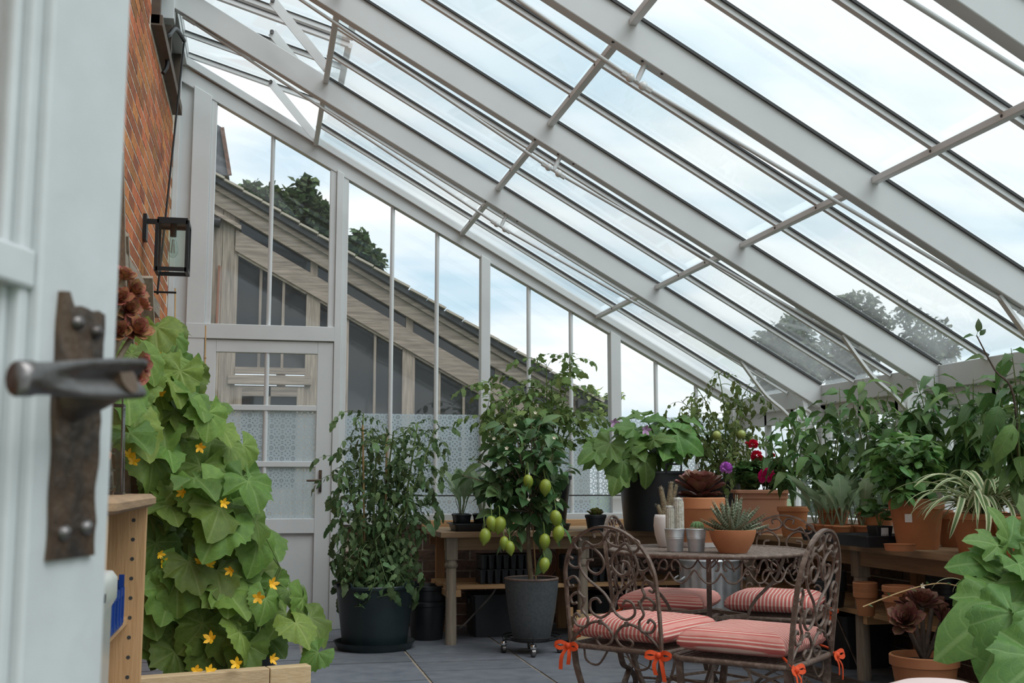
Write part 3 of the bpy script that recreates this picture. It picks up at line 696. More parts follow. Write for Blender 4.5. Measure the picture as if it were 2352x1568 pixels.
crown(f, (3.20, YN-.1, 1.55), 1, 420, .075, rr, (.13,.12,.33), 0); crown(f, (3.38, YN-.1, 1.84), 1, 60, .06, rr, (.1,.1,.05), 0); crown(f, (3.1, YN-.1, 1.88), 1, 130, .06, rr, (.14,.1,.06), 0)
MB().tube([(3.22, YN-.1, -.12), (3.2, YN-.1, 1.8)], .012, 6).build('stem', 'woody_stem', iv); stuff(f.build('foliage', 'leaf_succulent', iv))
# sliver of a steep slate roof at far left
hs = root('house', (-2.2, 15, -.12), 'steep slate roofed house glimpsed at the left gable edge', 'building')
e = at_x = gp(512, 15).x
MB().poly([(-4, 15, hz(410,15)-.05), (gp(512,15).x, 15, hz(412,15)), (gp(492,15).x, 15, hz(300,15)), (-4, 15, hz(300,15)+2.0)], (0,1,0), 4).build('roof', 'slate_roof', hs)
MB().box(-4, gp(500,15).x, 15.05, 19, -.12, hz(412,15)-.02).build('wall', 'brick', hs)
MB().beam((gp(514,15).x, 14.98, hz(412,15)), (gp(493,15).x, 14.98, hz(302,15)), .05, .05).build('verge', 'brick_dark', hs)
# ================================================================ fittings on the brick wall
lt = root('wall_lantern', (XW, 6.28, 2.31), 'black box wall lantern with clear panes and filament bulb', 'lamp')
MB().box(XW, XW+.02, 6.235, 6.325, 2.29, 2.43).build('back_plate', 'black_iron', lt)
MB().box(XW+.02, XW+.20, 6.268, 6.292, 2.385, 2.41).build('arm', 'black_iron', lt)
lx, ly, lz0, lz1, lh = -.50, 6.24, 2.11, 2.385, .078
fr = MB()
for a in (-1,1):
    for b in (-1,1): fr.box(lx+a*lh-.009, lx+a*lh+.009, ly+b*lh-.009, ly+b*lh+.009, lz0, lz1)
for z in (lz0, lz1-.02):
    for a in (-1,1):
        fr.box(lx-lh, lx+lh, ly+a*lh-.009, ly+a*lh+.009, z, z+.02); fr.box(lx+a*lh-.009, lx+a*lh+.009, ly-lh, ly+lh, z, z+.02)
fr.build('frame', 'black_iron', lt)
MB().box(lx-lh, lx+lh, ly-lh, ly+lh, lz1-.008, lz1+.014).build('cap', 'black_iron', lt)
for a in (-1,1):
    MB().box(lx+a*lh-.0015, lx+a*lh+.0015, ly-lh+.009, ly+lh-.009, lz0+.02, lz1-.02).build('pane', 'clear_glass', lt)
    MB().box(lx-lh+.009, lx+lh-.009, ly+a*lh-.0015, ly+a*lh+.0015, lz0+.02, lz1-.02).build('pane', 'clear_glass', lt)
MB().tube([(lx, ly, lz1-.005), (lx, ly, lz1-.075)], .017, 12).build('bulb_holder', 'black_iron', lt, smooth=50)
bl = MB().lathe([(.011,-.07),(.013,-.085),(.021,-.11),(.0285,-.14),(.027,-.165),(.016,-.185),(.0005,-.192)], 20, (lx, ly, lz1)).build('bulb', 'clear_glass', lt, smooth=180)
fl = MB()
for k in range(6):
    g = k*PI/3; fl.tube([(lx+.004*math.cos(g), ly+.004*math.sin(g), lz1-.09), (lx+.011*math.cos(g), ly+.011*math.sin(g), lz1-.165)], .0012, 4)
fl.build('filament', 'antique_brass', bl)
wg = root('winding_rod', (-.52, 6.9, 2.0), 'black iron vent winding rod with crank handle hanging down the brick wall', 'window rod')
pA, pB = V((-.57, 7.4, 3.86)), V((-.59, 6.45, 2.03))
MB().tube([pA, pB], .0065, 6).build('rod', 'black_iron', wg)
MB().tube(cr([(-.635, 6.75, 3.62), (-.61, 6.8, 3.66), (-.60, 7.1, 3.82), pA], 4), .013, 8).build('bracket', 'black_iron', wg, smooth=60)
MB().tube(cr([(-.635, 6.75, 3.40), (-.615, 6.78, 3.47), (-.635, 6.75, 3.62)], 4), .012, 8).build('bracket', 'black_iron', wg, smooth=60)
MB().tube([pB+V((-.04,0,.01)), pB+V((.10,0,.01))], .006, 6).build('crank', 'black_iron', wg)
# wooden trellis against the wall
tr_ = root('trellis', (-.6, 6.0, .5), 'grey weathered wooden trellis leaning on the brick wall behind the cucumber', 'trellis')
def sl(p, q, w, h, par=tr_, mat='old_wood_y'): return MB().beam(p, q, w, h, (1,0,0)).build('slat', mat, par)
sl((-.60, 4.9, 1.925), (-.60, 6.61, 1.955), .075, .025); sl((-.56, 5.6, 1.405), (-.56, 7.25, 1.42), .07, .045); sl((-.58, 5.0, .9), (-.58, 7.2, .9), .07, .025)
for a, b in (((-.615, 5.0, 2.05), (-.615, 6.55, .3)), ((-.58, 5.75, 2.0), (-.56, 6.9, .3)), ((-.60, 4.6, 2.3), (-.60, 5.7, .3))):
    MB().beam(a, b, .03, .06, (1,0,0)).build('upright', 'old_wood_z', tr_)
cg = 'bamboo canes by the far door'
for (x0, yy0, x1, yy1, z1), lab in zip(((475, 7.0, 466, 7.6, 2.05), (420, 6.6, 392, 7.1, 2.22), (400, 6.3, 386, 7.0, 1.75)), ('tall thin bamboo cane standing against the far door edge', 'tall thin bamboo cane leaning before the narrow white panel', 'shorter bamboo cane rising from the cucumber leaves by the brick wall')):
    p0 = gp(x0, yy0); p1 = gp(x1, yy1); cn = root('bamboo_cane', (p0.x, p0.y, 0), lab, 'cane', cg)
    MB().tube([(p0.x, p0.y, 0), (p1.x, p1.y, z1)], [.008, .005], 6).build('cane', 'bamboo', cn)
    for k in range(1, 9):
        q = V((p0.x, p0.y, 0)).lerp(V((p1.x, p1.y, z1)), k/9); MB().tube([q-V((0,0,.004)), q+V((0,0,.004))], .0095, 6).build('node', 'bamboo', cn)
# ================================================================ leaf library (unit leaves along +Y, normal +Z)
def add_leaf(mb, M, w, nv=6, nu=2, cup=.15, droop=.15, wave=0, wn=4, jag=0, pet=0, fold=0):
    vs, fs, uv = [], [], []
    for j in range(nv+1):
        v = j/nv; ww = w(v)
        if jag and 0 < j < nv: ww *= 1+jag*(1 if j % 2 else -1)
        for i in range(-nu, nu+1):
            u = i/nu; x = u*ww
            z = cup*abs(u)*ww*(1 if not fold else fold)-droop*v*v+wave*math.sin(v*wn*2*PI+u)*abs(u)*ww
            vs.append(M @ V((x, pet+v*(1-pet), z))); uv.append((u, v))
    m = 2*nu+1
    for j in range(nv):
        for i in range(m-1): fs.append((j*m+i, j*m+i+1, (j+1)*m+i+1, (j+1)*m+i))
    mb.add(vs, fs, uv)
def strip(mb, M, p0, p1, w):
    d = V((w,0,0)); e = V((0,0,w)); vs = [M @ (V(p)+o) for p in (p0, p1) for o in (-d, d, -e)]
    mb.add(vs, [(0,1,4,3),(1,2,5,4),(2,0,3,5)], [(0,.02)]*6)
I4 = Matrix.Identity(4)
def ovate(k=.30, peak=.38, sharp=1.0):
    def w(v):
        if v <= 0 or v >= 1: return .006
        t = v**(math.log(.5)/math.log(peak)); return k*math.sin(PI*t)**sharp+.004
    return w
def leafset(base, mat, n, fn, smooth=180):
    out = []
    for k in range(n):
        mb = MB(); fn(mb, random.Random(k*17+len(base)*3), k); out.append(mb.mesh(base, mat, smooth))
    return out
LF = {}
def simple(k, peak, sharp=1, cup=.2, droop=.2, pet=.12, nv=6, wave=0, wn=3, jag=0, nu=2):
    def fn(mb, rr, i):
        add_leaf(mb, I4, ovate(k*rr.uniform(.9,1.1), peak, sharp), nv, nu, cup*rr.uniform(.4,1.4), droop*rr.uniform(.4,2), wave, wn, jag, pet)
        if pet: strip(mb, I4, (0,0,0), (0,pet*1.02,0), .012)
    return fn
LF['lemon'] = leafset('leaf', 'leaf_lemon', 4, simple(.26, .45, .85, .28, .2, .08))
LF['pepper'] = leafset('leaf', 'leaf_pepper', 5, simple(.205, .40, 1.0, .25, .42, .2, wave=.14))
LF['basil'] = leafset('leaf', 'leaf_basil', 4, simple(.33, .42, .75, -.35, .3, .12))
LF['silver'] = leafset('leaf', 'leaf_silver', 4, simple(.115, .58, .8, .35, .16, .34, nv=10, jag=.14))
LF['geranium_small'] = leafset('leaf', 'leaf_geranium', 2, simple(.35, .5, .6, .2, .1, .2))
LF['aubergine'] = leafset('leaf', 'leaf_aubergine', 5, simple(.36, .38, .72, .16, .42, .16, nv=12, wave=.22, wn=2.5, jag=.055, nu=3))
LF['tree'] = leafset('leaf', 'leaf_tree', 2, simple(.3, .4))
def rosette_leaf(mat, k=.26, peak=.70):
    def fn(mb, rr, i):
        w = ovate(k, peak, .75); top = MB(); add_leaf(mb, Matrix.Translation((0,0,.045)), lambda v: w(v)+.05*(1-v), 7, 2, .28, -.16)
        add_leaf(mb, Matrix.Translation((0,0,-.012)), lambda v: w(v)+.05*(1-v), 7, 2, .55, -.16)
    return leafset('leaf', mat, 2, fn)
LF['aeonium'] = rosette_leaf('leaf_aeonium'); LF['aeonium_red'] = rosette_leaf('leaf_aeonium_red'); LF['succulent'] = rosette_leaf('leaf_succulent', .32, .6)
def aloe_leaf(mb, rr, i):
    w = lambda v: .115*(1-v)**.8+.002
    add_leaf(mb, Matrix.Translation((0,0,.02)), w, 8, 2, .7, -.12); add_leaf(mb, Matrix.Translation((0,0,-.03)), w, 8, 2, 1.05, -.12)
LF['aloe'] = leafset('leaf', 'leaf_aloe', 2, aloe_leaf)
def spider_leaf(arch):
    def fn(mb, rr, i):
        n = 12; vs, fs, uv = [], [], []; A = arch*rr.uniform(.8,1.25)
        for j in range(n+1):
            t = j/n; g = 1.15-A*t; 
            if j == 0: p = V((0,0,0))
            else: p = p+V((0, math.cos(g), math.sin(g)))/n
            w = .020*(math.sin(PI*min(1,t*.75+.22))**.7)*(1 if t < .97 else .3)
            for u in (-1,-.5,0,.5,1): vs.append(p+V((u*w, 0, abs(u)*w*.5))); uv.append((u, t))
        for j in range(n):
            for k in range(4): fs.append((j*5+k, j*5+k+1, (j+1)*5+k+1, (j+1)*5+k))
        mb.add(vs, fs, uv)
    return fn
LF['spider'] = leafset('leaf', 'leaf_spider', 5, spider_leaf(2.1))
LF['spider_hang'] = leafset('leaf', 'leaf_spider', 3, spider_leaf(3.3))
def lobed(mat, lobes_, depth, serr, cup, seed=0, n=3, nseg=40):
    # palmate leaf: petiole joins at the sinus, ribs run to each lobe
    def fn(mb, rr, i):
        vs, fs, uv = [V((0,0,0))], [], [(0,0)]; rings = (.3,.62,.85,1.0); N = nseg; A = R(158)
        wob = [rr.uniform(.88,1.1) for _ in lobes_]; dr = rr.uniform(.5,1.6); fr_ = rr.uniform(.03,.09); ph = rr.uniform(0,6)
        def Rr(g):
            best = 0
            for (a, l), wb_ in zip(lobes_, wob):
                d = abs(g-R(a)); best = max(best, l*wb_*(1-depth*min(1, d/R(34))**1.3))
            return best*(1+serr*math.sin(g*24))
        for ri, q in enumerate(rings):
            for k in range(N+1):
                g = -A+2*A*k/N; rad = Rr(g)*q
                near = min(abs(g-R(a)) for a, l in lobes_)
                x, y = rad*math.sin(g), rad*math.cos(g)
                z = cup*rad*rad*-dr+.075*q*min(near, R(22))/R(22)+fr_*1.3*q*q*math.sin(g*5+ph)+.02*math.sin(rad*22+ph)*math.sin(g*9)
                vs.append(V((x, y, z))); uv.append((min(1, near/R(25))*q, q))
        for k in range(N): fs.append((0, 1+k+1, 1+k))
        for r_ in range(len(rings)-1):
            a = 1+r_*(N+1); b_ = a+N+1
            for k in range(N): fs.append((a+k, a+k+1, b_+k+1, b_+k))
        mb.add(vs, [f[::-1] for f in fs], uv)
    return leafset('leaf', mat, n, fn)
cu = [(-130,.42),(-78,.55),(-36,.60),(0,.72),(36,.60),(78,.55),(130,.42)]
LF['cucumber'] = lobed('leaf_cucumber', cu, .30, .045, .35, n=6)
ge_ = [(-140,.5),(-100,.52),(-60,.54),(-20,.56),(20,.56),(60,.54),(100,.52),(140,.5)]
LF['geranium'] = lobed('leaf_geranium', ge_, .32, .03, .2, n=3, nseg=28)
ob = [(-140,.34),(-95,.46),(-48,.64),(0,.95),(48,.64),(95,.46),(140,.34)]
LF['aubergine_broad'] = lobed('leaf_aubergine', ob, .46, .035, .35, n=4)
def compound(mat, n=5, curl=1.0, wid=.27, np_=3):
    def fn(mb, rr, i):
        pts = []; g = .45; p = V((0,0,0)); c = curl*rr.uniform(.5,1.4)
        for j in range(9):
            pts.append(p.copy()); p = p+V((rr.uniform(-.015,.015), math.cos(g), math.sin(g)))*(1/8.5); g -= .22*c
        mb.tube(pts, [.012*(1-.07*j) for j in range(9)], 4); mb.uv[-36:] = [(0,.02)]*36
        spots = [(8, 0, .36)]
        for q in range(np_):
            j = 7-q*2
            for sgn in (-1,1): spots.append((max(j,1), sgn, rr.uniform(.20,.31)*(1-.08*q)))
        for j, sgn, s in spots:
            d = (pts[min(j+1,8)]-pts[j-1]).normalized()
            if sgn: d = (d*.45+V((sgn*.9, 0, rr.uniform(-.5,.25)))).normalized()
            M = frame(pts[j], d+V((0,0,-.25*c)), (rr.uniform(-.4,.4), rr.uniform(-.4,.4), 1), s, rr.uniform(-.6,.6))
            add_leaf(mb, M, ovate(wid, .40, .8), 6, 1, .25*rr.uniform(-1,1.6), .35*c*rr.uniform(.2,1.6), .2, 2, .16, .1)
    return leafset('leaf', mat, n, fn)
LF['tomato'] = compound('leaf_tomato', 6, 1.25, .25, 4); LF['tomato_light'] = compound('leaf_tomato_light', 5, .9, .27); LF['tomato_yellow'] = compound('leaf_tomato_yellow', 5, 1.2, .25)
def put(kind, par, p, d, s, rr, up=(0,0,1), roll=.4, name='leaf', widen=1):
    return inst(name, rr.choice(LF[kind]), par, frame(p, d, up, (s*widen, s, s) if widen != 1 else s, rr.uniform(-roll, roll)))
def flower5(mat, par, p, d, s, rr, n=5, name='flower'):
    m = MB(); M = frame(p, d, V(d).orthogonal(), s)
    for k in range(n):
        g = 2*PI*k/n; q = Matrix.Rotation(g, 4, 'Y') @ Matrix.Rotation(R(70), 4, 'X')
        add_leaf(m, M @ q, ovate(.26, .5, .7), 3, 1, .2, .2)
    return m.build(name, mat, par, smooth=180)
def pot_mesh(mb, c, rt, rb, h, rim=.02, rimh=.03, n=36, wall=.008):
    mb.lathe([(.001,0),(rb*.97,0),(rb,.004),(rt-rim*.6-.001,h-rimh-.003),(rt-rim*.45,h-rimh),(rt,h-rimh+.003),(rt+.001,h-.004),(rt-.003,h),(rt-wall,h),(rt-wall-.003,h-.01),(rt-wall-.012,h-.04),(.001,h-.042)][:9]+[(rt-wall-.004,h-.02),(rb*.9,.03)], n, c)
def pot(par, c, rt, rb, h, mat, rim=.02, rimh=.03, soil=.03):
    m = MB(); pot_mesh(m, c, rt, rb, h, rim, rimh); p = m.build('pot', mat, par, smooth=35)
    k = (h-soil)/h; rs = rb+(rt-rim-rb)*k-.006
    so = MB().lathe([(.001,h-soil+.006),(rs*.6,h-soil+.004),(rs+.006,h-soil)], 24, c); so.build('soil', 'soil', par, smooth=180)
    return p
def saucer(c, r, h, mat, label, cat='saucer'):
    o = root('plant_saucer', tuple(c), label, cat)
    MB().lathe([(.001,0),(r*.9,0),(r,h),(r+.004,h),(r+.004,h-.006),(r*.9+.004,.006),(.001,.006)][:4]+[(r-.004,h),(r*.9-.004,.006),(.001,.006)], 44, c).build('dish', mat, o, smooth=40)
    return o
# ================================================================ furniture and equipment
def rrect(x0, x1, y0, y1, r, z, n=4):
    out = []
    for cx, cy, a in ((x1-r, y1-r, 0), (x0+r, y1-r, PI/2), (x0+r, y0+r, PI), (x1-r, y0+r, 3*PI/2)):
        for k in range(n+1): out.append(V((cx+r*math.cos(a+PI/2*k/n), cy+r*math.sin(a+PI/2*k/n), z)))
    return out
def loft(mb, loops, cap0=True, cap1=True):
    n = len(loops[0]); fs = []
    for i in range(len(loops)-1):
        for k in range(n): fs.append((i*n+k, i*n+(k+1) % n, (i+1)*n+(k+1) % n, (i+1)*n+k))
    if cap0: fs.append(tuple(range(n-1, -1, -1)))
    if cap1: fs.append(tuple((len(loops)-1)*n+k for k in range(n)))
    return mb.add([p for l in loops for p in l], fs)
def tray_mesh(mb, x0, x1, y0, y1, z0, z1, t=.004, r=.02, fl=.012, tap=.012):
    loft(mb, [rrect(x0+tap, x1-tap, y0+tap, y1-tap, r, z0), rrect(x0, x1, y0, y1, r, z1-.006), rrect(x0-fl, x1+fl, y0-fl, y1+fl, r, z1-.006), rrect(x0-fl, x1+fl, y0-fl, y1+fl, r, z1), rrect(x0+t, x1-t, y0+t, y1-t, r, z1), rrect(x0+tap+t, x1-tap-t, y0+tap+t, y1-tap-t, r, z0+.006)])
# ---- shelf unit at the left
su = root('shelf_unit', (-.47, 2.8, 0), 'pine shelf unit with peg holes and rounded top beside the near door', 'shelf')
loft(MB(), [rrect(-.655+i, -.275-i, 2.34+i, 3.225-i, .03, z, 3) for i, z in ((.012,.935),(0,.943),(0,.958),(.012,.968))])  .build('top', 'bench_y', su, smooth=40)
MB().box(-.65, -.293, 3.145, 3.17, 0, .935).build('end_panel', 'pine_z', su, bev=.002); MB().box(-.65, -.293, 2.36, 2.385, 0, .935).build('end_panel', 'pine_z', su, bev=.002)
MB().box(-.65, -.635, 2.385, 3.145, 0, .935).build('back_panel', 'pine_z', su)
for z in (.635, .30, .06): MB().box(-.634, -.33, 2.386, 3.144, z, z+.018).build('shelf', 'pine_y', su)
for k in range(17):
    z = .10+k*.05
    for x in (-.325, -.60): MB().tube([(x, 3.1462, z), (x, 3.1445, z)], .0052, 10).build('peg_hole', 'gasket', su)
# blue crate on the shelf
bc = root('plastic_crate', (-.46, 2.68, .654), 'blue slatted plastic crate on the pine shelf', 'crate')
MB().box(-.60, -.322, 2.42, 2.96, .654, .660).build('base', 'blue_plastic', bc)
for x in (-.60, -.328):
    MB().box(x, x+.006, 2.42, 2.96, .725, .745).build('rim', 'blue_plastic', bc); MB().box(x, x+.006, 2.42, 2.96, .66, .672).build('rim', 'blue_plastic', bc)
    for k in range(10): MB().box(x-.002, x+.008, 2.425+k*.058, 2.437+k*.058, .66, .745).build('rib', 'blue_plastic', bc)
    for k in range(6): MB().box(x, x+.004, 2.435+k*.105, 2.475+k*.105, .672, .725).build('slat', 'blue_plastic', bc)
for y in (2.42, 2.954):
    MB().box(-.60, -.322, y, y+.006, .655, .69).build('end', 'blue_plastic', bc); MB().box(-.60, -.322, y, y+.006, .72, .762).build('end', 'blue_plastic', bc)
    for x in (-.6, -.46, -.334): MB().box(x, x+.012, y-.002, y+.008, .655, .775).build('post', 'blue_plastic', bc)
rr = random.Random(31)
for k in range(4):
    p = V((rr.uniform(-.50,-.37), 2.50+k*.11, .662)); ob = root('clay_shard', tuple(p), 'broken orange terracotta shard in the blue crate, %s from the near end' % ('first','second','third','fourth')[k], 'shard', 'clay shards in the blue crate')
    m = MB().lathe([(.03,0),(.038,.045),(.034,.045),(.027,0)], 8, p, rr.uniform(0,6), rr.uniform(6.5,9)); m.build('shard', 'terracotta', ob)
# stoneware sink on a stand
sk = root('butler_sink', (-.45, 1.9, .57), 'white glazed stoneware sink filled with a stone at the left edge', 'sink')
loops = [rrect(-.635+i, -.268-i, 1.45+i, 2.30-i, .03, z, 5) for i, z in ((.012,.572),(0,.59),(0,.77),(-.008,.785),(-.008,.822),(0,.834),(.012,.836),(.028,.832),(.034,.81),(.036,.64))]
loft(MB(), loops).build('basin', 'sink_ceramic', sk, smooth=50)
MB().tube([(-.261, 2.10, .80), (-.258, 2.10, .80)], .008, 10).build('overflow_hole', 'gasket', sk)
st = root('sink_stand', (-.45, 1.9, 0), 'plain timber stand under the white sink', 'stand')
MB().box(-.63, -.275, 1.46, 2.29, .53, .57).build('top', 'old_wood_y', st)
for x in (-.62, -.33):
    for y in (1.48, 2.22): MB().box(x, x+.05, y, y+.05, 0, .53).build('leg', 'old_wood_z', st)
rk = MB(); rk.ball((-.44, 2.02, .745), .10, 14, 9, (1.2,1.9,.95)); rk.v = [tuple(V(p)+V((0,0,.022*noise.noise(V(p)*9)))) for p in rk.v]
tag(rk.build('stone', 'render_wall', None, smooth=180), 'rough brownish grey stone lying in the white sink', 'stone')
# glassware on the shelf top
q = gp(264, 2.86); gl_ = root('glass_lantern', (q.x, q.y, .968), 'tall square glass lantern with thin metal frame on the pine shelf', 'lantern')
for a in (-1,1):
    for b in (-1,1): MB().tube([(q.x+a*.026, q.y+b*.026, .97), (q.x+a*.020, q.y+b*.020, 1.19)], .0025, 6).build('upright', 'worn_steel', gl_)
MB().box(q.x-.03, q.x+.03, q.y-.03, q.y+.03, .968, .974).build('base', 'worn_steel', gl_)
MB().box(q.x-.023, q.x+.023, q.y-.023, q.y+.023, 1.188, 1.194).build('cap', 'worn_steel', gl_)
MB().tube(cr([(q.x-.018, q.y, 1.194), (q.x-.012, q.y, 1.235), (q.x+.012, q.y, 1.235), (q.x+.018, q.y, 1.194)], 5), .002, 6).build('handle', 'worn_steel', gl_)
for a in (-1,1):
    MB().box(q.x+a*.0225-.001, q.x+a*.0225+.001, q.y-.022, q.y+.022, .975, 1.187).build('pane', 'clear_glass', gl_)
    MB().box(q.x-.022, q.x+.022, q.y+a*.0225-.001, q.y+a*.0225+.001, .975, 1.187).build('pane', 'clear_glass', gl_)
q = gp(246, 2.68); vs_ = MB().lathe([(.001,.0),(.022,0),(.024,.01),(.02,.05),(.014,.09),(.017,.125),(.0155,.125),(.012,.09),(.018,.05),(.021,.012),(.001,.008)], 20, (q.x, q.y, .968)).build('glass_vase', 'clear_glass', None, smooth=50)
tag(vs_, 'small clear glass bud vase on the pine shelf by the near door', 'vase')
# low timber board by the cucumber
pa, pb = V((-.60, 4.77, 0)), V((.215, 4.98, 0)); dv = (pb-pa).normalized()
wb_ = root('timber_board', tuple(pa), 'pale sawn timber board on edge in front of the cucumber', 'board')
for a, b in ((0, .665), (.668, .842)):
    MB().beam(pa+dv*a+V((0,0,.118)), pa+dv*b+V((0,0,.118)), .07, .236, (0,0,1)).build('plank', 'pale_x', wb_, bev=.004)
# ---- staging benches
LG = MB(); 
def bench_leg(par, x, y, top=.655):
    MB().box(x-.036, x+.036, y-.036, y+.036, top-.14, top).build('leg', 'old_wood_z', par, bev=.004)
    l = [o for o in par.children][-1]
    m = MB().lathe([(.001,0),(.034,0),(.036,.03),(.034,.3),(.033,top-.21),(.033,top-.19),(.042,top-.18),(.043,top-.165),(.036,top-.155),(.035,top-.14),(.001,top-.14)], 18, (x, y, 0)); m.build('turned_shaft', 'old_wood_z', l, smooth=40)
gb = root('staging_bench', (2.2, 7.4, 0), 'weathered plank staging bench along the far gable with turned legs', 'bench', 'staging benches')
for k in range(5):
    y = 7.02+k*.168; MB().box(1.09, 3.46, y, y+.160, .655, .690).build('plank', 'bench_x', gb, bev=.004)
MB().box(1.09, 3.46, 7.862, 7.90, .66, .735).build('back_batten', 'pine_x', gb, bev=.003)
for x in (1.17, 2.02, 2.80): bench_leg(gb, x, 7.10)
for x in (1.20, 2.05, 3.40): MB().box(x-.03, x+.03, 7.72, 7.78, 0, .655).build('back_leg', 'pine_z', gb)
for y in (7.12, 7.76): MB().box(1.13, 3.4, y-.015, y+.015, .575, .655).build('apron', 'bench_x', gb)
MB().box(1.14, 1.23, 7.08, 7.76, .29, .33).build('cross_bearer', 'pine_y', gb); MB().box(2.0, 2.06, 7.14, 7.76, .29, .33).build('cross_bearer', 'pine_y', gb)
for k in range(3): MB().box(1.13+(.02 if k == 0 else 0), 3.4, 7.13+k*.19, 7.30+k*.19, .331, .356).build('shelf_plank', 'pine_x', gb)
MB().tube(cr([(1.21, 7.09, .09), (1.26, 7.08, .13), (1.42, 7.12, .28), (1.46, 7.14, .33)], 4), .006, 6).build('brace', 'worn_steel', gb)
rb = root('staging_bench', (3.2, 5.2, 0), 'weathered plank staging bench along the front wall under the peppers', 'bench', 'staging benches')
for k in range(5):
    x = 2.92+k*.109; MB().box(x, x+.100, 3.3, 7.01, .655, .690).build('plank', 'bench_y', rb, bev=.004)
for y in (5.40, 4.05, 6.75): bench_leg(rb, 3.02, y)
for y in (5.5, 4.1, 6.7): MB().box(3.38, 3.44, y-.03, y+.03, 0, .655).build('back_leg', 'pine_z', rb)
MB().box(3.0, 3.04, 3.35, 6.98, .575, .655).build('apron', 'bench_y', rb)
for y in (5.30, 6.2): MB().box(2.98, 3.42, y-.02, y+.02, .29, .33).build('cross_bearer', 'pine_x', rb)
for a, b in ((3.4, 5.2), (5.24, 6.95)):
    for k in range(2): MB().box(3.07+k*.17-(.10 if k == 0 else 0), 3.07+k*.17+.155, a, b, .331, .356).build('shelf_plank', 'pine_y', rb)
MB().tube([(2.98, 5.62, .33), (3.0, 5.42, .06)], .006, 6).build('brace', 'worn_steel', rb)
# floor grating along the front bench
fg = root('floor_grating', (2.96, 5.6, 0), 'rusty cast iron heating grate set along the floor by the front bench', 'grate')
for x in (2.78, 2.93): MB().box(x, x+.012, 4.2, 6.9, 0, .014).build('edge_bar', 'iron_rust_glint', fg)
for k in range(90): MB().box(2.792, 2.93, 4.2+k*.03, 4.212+k*.03, 0, .010).build('bar', 'iron_rust_glint', fg)
# plug trays, pots and a crate under and on the benches
def plug_tray(loc, nx, ny, label, h=.09, p=.048):
    o = root('plug_tray', loc, label, 'seed tray', 'black plug trays'); x0, y0, z0 = loc
    MB().box(x0, x0+nx*p, y0, y0+ny*p, z0+h-.004, z0+h).build('rim_sheet', 'black_plastic', o)
    cup = MB(); loft(cup, [rrect(-.015, .015, -.015, .015, .005, 0, 2), rrect(-.021, .021, -.021, .021, .006, h-.004, 2)]); me = cup.mesh('cell', 'black_plastic', 50)
    for i in range(nx):
        for j in range(ny): inst('cell', me, o, Matrix.Translation(V((x0+(i+.5)*p, y0+(j+.5)*p, z0))))
plug_tray((1.36, 7.16, .357), 7, 4, 'black plug tray on the lower shelf, lower of the stacked pair')
plug_tray((1.37, 7.17, .449), 7, 4, 'black plug tray on the lower shelf, upper of the stacked pair')
plug_tray((2.10, 7.16, .357), 6, 4, 'black plug tray on the lower shelf right of the lemon pot')
cr_ = root('wooden_crate', (2.07, 7.1, 0), 'small pale slatted wooden fruit crate under the gable bench', 'crate')
cx0, cx1, cy0, cy1 = 1.90, 2.30, 6.95, 7.05
cx0, cx1, cy0, cy1 = 1.915, 2.26, 6.86, 7.05
for x in (cx0, cx1-.022):
    for y in (cy0, cy1-.022): MB().box(x, x+.022, y, y+.022, 0, .215).build('corner_post', 'pine_z', cr_)
for z in (.015, .10):
    for y in (cy0-.007, cy1): MB().box(cx0-.005, cx1+.005, y, y+.007, z, z+.07).build('slat', 'pale_x', cr_)
    for x in (cx0-.008, cx1+.001): MB().box(x, x+.007, cy0, cy1, z, z+.07).build('slat', 'pale_y', cr_)
MB().box(cx0, cx1, cy0, cy1, .012, .018).build('base', 'pale_x', cr_)
for (x0, x1, y0, y1, h), lab in (((1.36, 1.78, 7.38, 7.68, .27), 'black storage crate on the floor under the gable bench behind the lemon pot'), ((2.16, 2.62, 7.30, 7.66, .26), 'black storage crate on the floor under the gable bench near the dustbin'), ((3.08, 3.36, 5.7, 6.3, .28), 'black storage crate on the floor under the front bench')):  # black crates put in to mimic the darkness below the benches
    o = root('dark_fill_crate', ((x0+x1)/2, (y0+y1)/2, 0), lab, 'crate', 'black crates under the benches'); m = MB(); tray_mesh(m, x0, x1, y0, y1, 0, h); m.build('crate_body', 'black_plastic', o, smooth=40)
    for x in (x0-.012, x1+.002): MB().box(x, x+.01, (y0+y1)/2-.05, (y0+y1)/2+.05, h-.06, h-.03).build('grip', 'black_plastic', o)
hc = root('hose_coil', (1.80, 7.3, .357), 'coiled reddish brown hose on the lower shelf behind the lemon pot', 'hose')
for k in range(4): MB().tube([(1.80+(.10-.012*k)*math.cos(g*PI/12), 7.30+.012*k, .475+(.10-.012*k)*math.sin(g*PI/12)) for g in range(24)], .008, 6, closed=True).build('coil', 'hose', hc, smooth=60)
def bare_pot(c, rt, rb, h, mat, label, cat='pot', group=None, name='plant_pot', rim=.012, rimh=.03):
    o = root(name, c, label, cat, group); m = MB(); pot_mesh(m, c, rt, rb, h, rim, rimh); m.build('pot', mat, o, smooth=35); return o
def stack(px, d, n, rt, rb, h, mat, label, group, step=.03, z=.356):
    q = gp(px, d)
    for k in range(n): bare_pot((q.x, q.y, z+k*step), rt, rb, h, mat, label[k] if isinstance(label, list) else ('lowest','second','third','fourth','fifth')[k]+' '+label, 'pot', group)
stack(1972, 5.62, 3, .058, .040, .115, 'terracotta', ['bottom terracotta pot of the stack left of the bench leg', 'middle terracotta pot of the stack left of the bench leg', 'top terracotta pot of the stack left of the bench leg'], 'nested terracotta pots on the lower shelf', .022)
stack(2046, 5.32, 2, .072, .048, .125, 'terracotta', ['wide terracotta pot on the lower shelf right of the bench leg', 'smaller terracotta pot nested above the wide one right of the bench leg'], 'nested terracotta pots on the lower shelf', .045)
